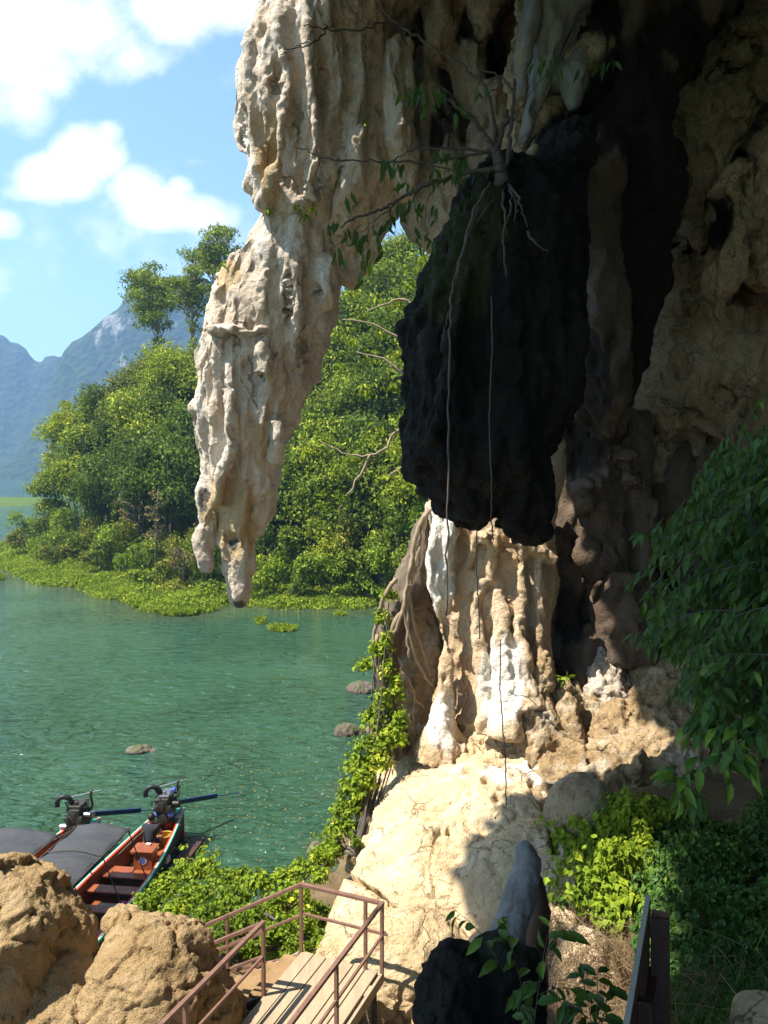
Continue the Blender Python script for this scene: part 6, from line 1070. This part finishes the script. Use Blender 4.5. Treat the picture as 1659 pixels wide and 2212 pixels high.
# ------------------------------------------------------------------ long tail boats
def hullpt(t, s_, top):
    """t 0 bow .. 1 stern along the length; s_ -1..1 across"""
    y = -5+10*t; w = .74*math.sin(min(1, (t+.02)/.55)*math.pi/2)**.8*(1 if t < .62 else 1-.62*((t-.62)/.38)**1.7); w = max(w, .05)
    sheer = .52+.55*max(0, .35-t)**2*6+.34*max(0, t-.6)**2*5
    return w, sheer, y
def boat(label, loc, rz, full=True):
    o = empty('longtail_boat', label, 'boat', loc, 'long tail boats moored side by side', rz); n = 30; V = []; Vi = []
    prof = [(-1, 1, 1), (-.93, .55, .93), (-.72, .16, .8), (-.45, .02, .5), (0, 0, 0), (.45, .02, .5), (.72, .16, .8), (.93, .55, .93), (1, 1, 1)]
    for i in range(n+1):
        w, sh_, y = hullpt(i/n, 0, 0)
        for (a, h, _) in prof: V.append((a*w, y, -.12+(sh_+.12)*h))
    m = len(prof); Fs = [(i*m+k, i*m+k+1, (i+1)*m+k+1, (i+1)*m+k) for i in range(n) for k in range(m-1)]; Fs.append(tuple(range(m))[::-1]); Fs.append(tuple(n*m+k for k in range(m)))
    me = mesh_np('hull', V, Fs, False); h = link('hull', me, M['hull_out'], o)
    Vi = [(x*.965, y*.995, z+.02 if z < .4 else z) for x, y, z in V]; me = mesh_np('inner_planking', Vi, [f[::-1] for f in Fs[:-2]], False); link('inner_planking', me, M['hull_in'], h)
    def strip(name, mat, t0, t1, off, wd, hh, dz, side):
        mb = MB(); pts = []
        for i in range(int((t1-t0)*40)+2):
            t = t0+(t1-t0)*i/(int((t1-t0)*40)+1); w, sh_, y = hullpt(t, 0, 0); pts.append(Vector((side*(w+off), y, sh_+dz)))
        V = []; 
        for p in pts: V += [(p.x-wd/2, p.y, p.z-hh/2), (p.x+wd/2, p.y, p.z-hh/2), (p.x+wd/2, p.y, p.z+hh/2), (p.x-wd/2, p.y, p.z+hh/2)]
        k = len(pts); Fs = [(4*i+a, 4*i+(a+1) % 4, 4*i+4+(a+1) % 4, 4*i+4+a) for i in range(k-1) for a in range(4)]+[(3, 2, 1, 0), (4*k-4, 4*k-3, 4*k-2, 4*k-1)]
        mb.add(V, Fs); return mb.build(name, M[mat], h)
    for s_ in (-1, 1):
        strip('outer_gunwale', 'teal', .03, 1, .022, .030, .06, .0, s_); strip('gunwale_edge', 'white', .4, 1, .0, .018, .05, .006, s_)
        strip('inner_gunwale', 'orange', .58, 1, -.035, .045, .05, .0, s_); strip('inner_gunwale', 'pink', .03, .58, -.03, .035, .05, -.002, s_)
    mb = MB(); w, sh_, y = hullpt(1, 0, 0); mb.box((0, 5.0, .35), (2*w, .05, .8)); mb.build('transom', M['orange'], h)
    w, sh_, y = hullpt(.95, 0, 0); mb = MB(); mb.add([(-w, 4.45, sh_-.03), (w, 4.45, sh_-.03), (.24, 4.97, sh_+.07), (-.24, 4.97, sh_+.07), (-w, 4.45, sh_-.07), (w, 4.45, sh_-.07), (.24, 4.97, sh_+.03), (-.24, 4.97, sh_+.03)], [(0, 1, 2, 3), (7, 6, 5, 4), (0, 4, 5, 1), (1, 5, 6, 2), (2, 6, 7, 3), (3, 7, 4, 0)]); mb.build('stern_deck', M['teal'], h)
    # floor and benches
    for i in range(7):
        y0 = -3.6+i*1.12; w, sh_, _ = hullpt((y0+.5+5)/10, 0, 0); mb = MB(); mb.box((0, y0+.5, .1), (w*1.45, 1.06, .03)); mb.build('floor_board', M['tan_board'] if not full or i > 4 else M['hull_in'], o)
    for i, (y0, dp) in enumerate([(-3.6, .25), (-2.7, .25), (-1.85, .26), (-1.0, .28), (-.1, .26), (.75, .26), (1.55, .30), (2.3, .5), (3.35, .3)] if full else [(-3, .3), (-2, .3), (-1, .3), (0, .3), (1.2, .3), (3.3, .5)]):
        w, sh_, _ = hullpt((y0+5)/10, 0, 0); mb = MB(); mb.box((0, y0, .36), (w*1.82, dp, .035)); mb.build('bench', M['hull_in'] if full else M['tan_board'], o, bevel=.006)
        mb = MB(); mb.box((0, y0+dp*.3, .23), (w*1.6, .03, .22)); mb.build('bench_panel', M['hull_out'] if full else M['tan_board'], o)
    # engine on the stern
    return o
def engine(o, ang, blue=True):
    E = bpy.data.objects.new('engine', None); COL.objects.link(E); E.parent = o; E.location = (0, 4.5, .62); E.rotation_euler = (0, 0, math.radians(ang)); E.scale = (1.2, 1.15, 1.15); rr = random.Random(3 if blue else 8)
    mb = MB(); mb.box((0, 0, .34), (.34, .56, .30)); mb.box((0, -.02, .56), (.22, .50, .16)); mb.box((0, .0, .14), (.26, .46, .14)); mb.build('block', M['eng'], E, bevel=.02)
    mb = MB(); mb.box((0, -.02, .68), (.24, .46, .07)); mb.cyl((0, -.15, .72), (0, -.15, .79), .04); mb.build('valve_cover', M['eng_silver'] if blue else M['eng'], E, bevel=.015)
    mb = MB()
    for (x, z, r) in ((0, .20, .105), (.13, .42, .06), (-.14, .44, .055), (0, .50, .07)): mb.cyl((x, -.30, z), (x, -.36, z), r, 20); mb.cyl((x, -.36, z), (x, -.375, z), r*.35, 12)
    mb.build('pulley', M['eng'], E)
    mb = MB(); q = []
    for k in range(25):
        a = 2*math.pi*k/24; q.append((.11*math.cos(a)+.04*math.cos(a), -.33, .36+.24*math.sin(a)))
    mb.tube(q, .012, 5, False); mb.build('belt', M['eng_black'], E)
    mb = MB(); mb.tube(smoothpath([(-.10, -.1, .66), (-.16, -.16, .86), (-.30, -.2, .90), (-.40, -.2, .80), (-.41, -.18, .68)], 5), .055, 10); mb.build('intake_hose', M['eng_black'], E, True)
    mb = MB(); mb.cyl((-.22, .05, .30), (-.22, .05, .50), .06, 14); mb.cyl((.24, .1, .30), (.24, .1, .46), .055, 14); mb.cyl((-.20, -.2, .22), (-.34, -.2, .22), .07, 14); mb.cyl((.19, -.2, .52), (.32, -.2, .52), .05, 14); mb.build('alternator', M['eng_silver'] if not blue else M['eng'], E)
    if blue:
        mb = MB(); mb.cyl((-.12, -.28, .30), (-.24, -.30, .26), .065, 14); mb.cyl((.12, -.29, .30), (.22, -.30, .30), .06, 14); mb.cyl((.16, -.1, .74), (.16, .1, .74), .05, 14); mb.build('oil_filter', M['eng_blue'], E)
    mb = MB(); mb.tube(smoothpath([(.16, .1, .5), (.26, .05, .62), (.25, .0, .85), (.28, -.02, 1.0)], 4), .028, 8); mb.build('exhaust', M['eng'], E, True)
    mb = MB()
    for k in range(16):
        a = (rr.uniform(-.22, .22), rr.uniform(-.3, .3), rr.uniform(.2, .75)); b = (rr.uniform(-.28, .28), rr.uniform(-.34, .34), rr.uniform(.2, .85)); m_ = (1.35*(a[0]+b[0])/2, (a[1]+b[1])/2-.05, (a[2]+b[2])/2+.12); mb.tube(smoothpath([a, m_, b], 4), rr.uniform(.008, .02), 6)
    mb.build('hose', M['eng_black'], E, True)
    mb = MB(); mb.cyl((-.30, -.05, .80), (.40, .18, .92), .014, 8); mb.build('handle_bar', M['eng_silver'], E)
    mb = MB(); mb.bar((-.12, -.2, .0), (-.12, .25, .07), .05, .07); mb.bar((.12, -.2, .0), (.12, .25, .07), .05, .07); mb.cyl((0, 0, -.15), (0, 0, .08), .05, 12); mb.build('engine_mount', M['orange'] if blue else M['eng'], E)
    TA1 = Vector((.78, .86, 0)) if blue else Vector((.86, .70, 0)); ta = lambda k, z: (TA1.x*k, TA1.y*k+.15, z)
    mb = MB(); mb.bar(ta(.05, .34), ta(1.15, .12), .05, .11); mb.build('tail_arm', M['navy'], E, bevel=.006)
    mb = MB(); mb.cyl(ta(1.12, .12), ta(1.75, -.02), .013, 8); mb.build('propeller_shaft', M['navy'], E)
    mb = MB()
    for k in range(3):
        a = k*2.094; mb.bar(ta(1.74, -.02), Vector(ta(1.74, -.02))+Vector((.09*math.cos(a)*.7, -.09*math.cos(a)*.7, .09*math.sin(a))), .05, .01, (.7, .7, .3))
    mb.build('propeller', M['eng_silver'], E)
    mb = MB(); mb.tube([(-.1, -.2, .15), (-.30, -1.2, .22), (-.50, -2.3, .20)], .018, 6); mb.build('tiller_pole', M['liana'], E)
    mb = MB(); mb.cyl((.20, -.02, .12), (.34, -.02, .12), .06, 14); mb.cyl((-.2, .1, .12), (-.3, .1, .12), .05, 14); mb.build('starter', M['basket'] if not blue else M['eng_silver'], E)
def canopy(o, x0, x1, y0, y1, z, sag=.05):
    Cn = bpy.data.objects.new('canopy', None); COL.objects.link(Cn); Cn.parent = o; nx = 14; ny = 26; V = []
    for j in range(ny+1):
        for i in range(nx+1):
            a = i/nx; b = j/ny; V.append((x0+(x1-x0)*a, y0+(y1-y0)*b+.03*math.sin(i*1.7)*(b in (0, 1)), z+.10*math.sin(a*math.pi)-sag*math.sin(b*math.pi*3)**2-.012*math.sin(a*9+b*4)*math.sin(b*12)))
    Fs = [(j*(nx+1)+i, j*(nx+1)+i+1, (j+1)*(nx+1)+i+1, (j+1)*(nx+1)+i) for j in range(ny) for i in range(nx)]; me = mesh_np('shade_net', V, Fs); q = link('shade_net', me, M['net'], Cn); m = q.modifiers.new('s', 'SOLIDIFY'); m.thickness = .008
    mb = MB()
    for x in (x0, x1): mb.tube([(x, y0-.1, z), (x, y1+.05, z)], .014, 6)
    for y in np.linspace(y0, y1, 3): mb.tube(smoothpath([(x0, y, z-.01), ((x0+x1)/2, y, z+.085), (x1, y, z-.01)], 5), .012, 6)
    mb.build('frame', M['liana'], Cn, True)
    for x in (x0, x1):
        for y in (y0+.1, (y0+y1)/2, y1-.05):
            w, sh_, _ = hullpt((y+5)/10, 0, 0); mb = MB(); mb.cyl((x, y, z), ((1 if x > (x0+x1)/2 else -1)*w*.95, y-.12, sh_), .014, 8); mb.build('strut', M['eng_black'], Cn)
b1 = boat('red and green long tail boat nearest the shore vines with a man sitting in it', (-6.43, 15.75, .0), math.radians(-7.5)); engine(b1, 8, True)
canopy(b1, -1.12, .18, -.6, 1.95, 1.62)
b2 = boat('long tail boat farther left with tan floor boards half hidden by the first', (-8.5, 15.1, .0), math.radians(-7.5), False); engine(b2, 4, False)
canopy(b2, -1.6, .34, .5, 2.9, 1.35)
# fittings in the first boat
def onb(b, p): return b.matrix_basis @ Vector(p)
for b in (b1, b2): b.matrix_basis
bpy.context.view_layer.update()
w_ = MB(); ct = empty('locker', 'red wooden locker with a round emblem in the boat', 'locker', tuple(onb(b1, (.27, 2.62, .38))), rz=math.radians(-5))
mb = MB(); mb.box((0, 0, .22), (.46, .36, .44)); mb.build('body', M['orange'] if False else M['hull_in'], ct, bevel=.005)
mb = MB(); mb.box((-.02, .0, .455), (.56, .46, .03)); mb.build('lid', M['pink'] if False else M['hull_in'], ct, bevel=.005)
mb = MB(); mb.cyl((0, -.183, .23), (0, -.187, .23), .115, 32); e1 = mb.build('emblem', M['pink'], ct)
mb = MB(); mb.cyl((0, -.187, .23), (0, -.190, .23), .092, 32); mb.build('emblem_ring', M['white'], e1)
mb = MB(); mb.cyl((0, -.190, .23), (0, -.193, .23), .07, 32); mb.build('emblem_disc', M['eng_blue'], e1)
def small(name, label, cat, b, p, build, mat, bev=.004):
    o = empty(name, label, cat, tuple(onb(b, p)), rz=b.rotation_euler.z); bpy.data.objects.remove(o); mb = MB(); build(mb); o = mb.build(name, M[mat], None, False, bev); o.location = onb(b, p); o.rotation_euler = (0, 0, b.rotation_euler.z); return tag(o, label, cat)
def bask(mb):
    mb.tube([(0, 0, 0), (0, 0, .04), (0, 0, .42), (0, 0, .44)], [.17, .175, .20, .215], 20, False); mb.tube([(0, 0, .30), (0, 0, .31)], [.19, .19], 20); mb.tube([(.2*math.cos(a), .2*math.sin(a), .44) for a in np.linspace(0, 6.283, 25)], .018, 6, False)
small('basket', 'round yellow plastic basket standing by the engine next to the man', 'basket', b1, (.22, 3.88, .12), bask, 'basket', 0)
small('box', 'small yellow and white packet lying on the red locker', 'packet', b1, (.29, 2.74, .855), lambda mb: mb.box((0, 0, .02), (.12, .07, .04)), 'cloth_white')
small('cushion', 'pale board lying between the benches of the nearest boat', 'board', b1, (.0, 1.15, .12), lambda mb: mb.box((0, 0, .03), (.5, .34, .05)), 'cloth_white')
small('bag', 'pink cloth bag on the floor of the nearest boat', 'bag', b1, (.42, 1.15, .12), lambda mb: mb.add(*ell((0, 0, .10), (.15, .12, .12), n=14, m=9)), 'cloth_pink', 0)
small('life_jacket', 'pale folded life jacket on the floor of the farther boat', 'life jacket', b2, (.30, 2.6, .14), lambda mb: (mb.add(*ell((0, 0, .06), (.20, .30, .07), n=14, m=9)), mb.add(*ell((.05, .1, .12), (.14, .12, .06), n=12, m=7))), 'cloth_white', 0)
small('box', 'small grey box against the side of the nearest boat behind the man', 'box', b1, (.50, 3.3, .14), lambda mb: mb.box((0, 0, .08), (.12, .22, .14)), 'cloth_white')
rp = smoothpath([onb(b1, p) for p in [(.52, 4.1, .75), (.66, 4.2, .45), (.8, 4.3, .2)]], 5); mb = MB(); mb.tube(rp, .012, 5); o = mb.build('rope', M['liana'], None, True); tag(o, 'mooring rope hanging over the right side of the nearest boat', 'rope')
# narrow dark raft end sticking out behind the hull
small('plank_raft', 'dark wet board floating against the stern of the nearest boat', 'board', b1, (.80, 3.9, .05), lambda mb: mb.box((0, 0, .04), (.34, 1.7, .05)), 'hull_out')
# ------------------------------------------------------------------ the man in the boat (seen from behind, bending forward)
def skinbody(name, verts, edges, radii, mat, parent, sub=2):
    me = bpy.data.meshes.new(name); me.from_pydata(verts, edges, []); o = link(name, me, mat, parent); m = o.modifiers.new('skin', 'SKIN'); me.skin_vertices or None
    for i, r in enumerate(radii): me.skin_vertices[0].data[i].radius = (r if isinstance(r, tuple) else (r, r))
    me.skin_vertices[0].data[0].use_root = True; m.use_smooth_shade = True; s = o.modifiers.new('sub', 'SUBSURF'); s.levels = sub; s.render_levels = sub; return o
man = empty('person', 'man in a black shirt crouching with his back to us in the nearest boat', 'person', tuple(onb(b1, (.0, 3.38, .40))), rz=math.radians(-5))
vs = [(0, 0, .10), (0, .03, .24), (0, .09, .40), (0, .14, .53), (0, .17, .60), (0, .20, .68), (0, .22, .77),          # pelvis .. neck .. head
      (-.17, .14, .53), (-.24, .22, .34), (-.17, .40, .22), (-.14, .46, .19), (.17, .14, .53), (.24, .24, .34), (.19, .42, .24), (.16, .48, .21),
      (-.10, .04, .08), (-.16, .40, .16), (-.15, .36, -.26), (-.15, .48, -.27), (.10, .04, .08), (.16, .42, .16), (.15, .38, -.26), (.15, .50, -.27)]
es = [(0, 1), (1, 2), (2, 3), (3, 4), (4, 5), (5, 6), (3, 7), (7, 8), (8, 9), (9, 10), (3, 11), (11, 12), (12, 13), (13, 14), (0, 15), (15, 16), (16, 17), (17, 18), (0, 19), (19, 20), (20, 21), (21, 22)]
rd = [(.15, .12), (.14, .11), (.155, .12), (.13, .10), .055, (.085, .09), (.075, .085), .065, .045, .035, .028, .065, .045, .035, .028, .09, .065, .045, .035, .09, .065, .045, .035]
skinbody('body', vs, es, rd, M['skin'], man)
# shirt follows the torso and upper arms, shorts the hips and thighs, hair the skull
vs2 = [(0, .0, .16), (0, .03, .26), (0, .09, .41), (0, .14, .535), (-.17, .14, .53), (-.22, .19, .42), (.17, .14, .53), (.22, .20, .42), (0, .165, .585)]
skinbody('shirt', vs2, [(0, 1), (1, 2), (2, 3), (3, 4), (4, 5), (3, 6), (6, 7), (3, 8)], [(.175, .14), (.165, .13), (.18, .14), (.15, .115), .085, .07, .085, .07, .065], M['cloth_black'], man)
vs3 = [(0, 0, .09), (0, .01, .15), (-.10, .05, .08), (-.14, .28, .13), (.10, .05, .08), (.14, .28, .13)]
skinbody('shorts', vs3, [(0, 1), (0, 2), (2, 3), (0, 4), (4, 5)], [(.175, .145), (.165, .13), .11, .09, .11, .09], M['cloth_black'], man)
mb = MB(); V, Fs = ell((0, .195, .765), (.092, .105, .105), (-.25, 0, 0), 20, 14); mb.add(V, Fs); mb.build('hair', M['hair'], man, True)
for s_ in (-1, 1):
    mb = MB(); mb.add(*ell((s_*.093, .215, .715), (.012, .02, .03), n=10, m=7)); mb.build('ear', M['skin'], man, True)
    hb = Vector((s_*.165, .47, .20))
    for k in range(5):
        a = hb+Vector(((k-2)*.016, .025, 0)); vv = [tuple(a), tuple(a+Vector((0, .035-.004*abs(k-2), -.012))), tuple(a+Vector((0, .05, -.04)))]
        if k == 4: vv = [tuple(hb+Vector((-s_*.03, .0, 0))), tuple(hb+Vector((-s_*.055, .025, -.01))), tuple(hb+Vector((-s_*.055, .045, -.03)))]
        skinbody('finger', vv, [(0, 1), (1, 2)], [.010, .009, .007], M['skin'], man, 1)
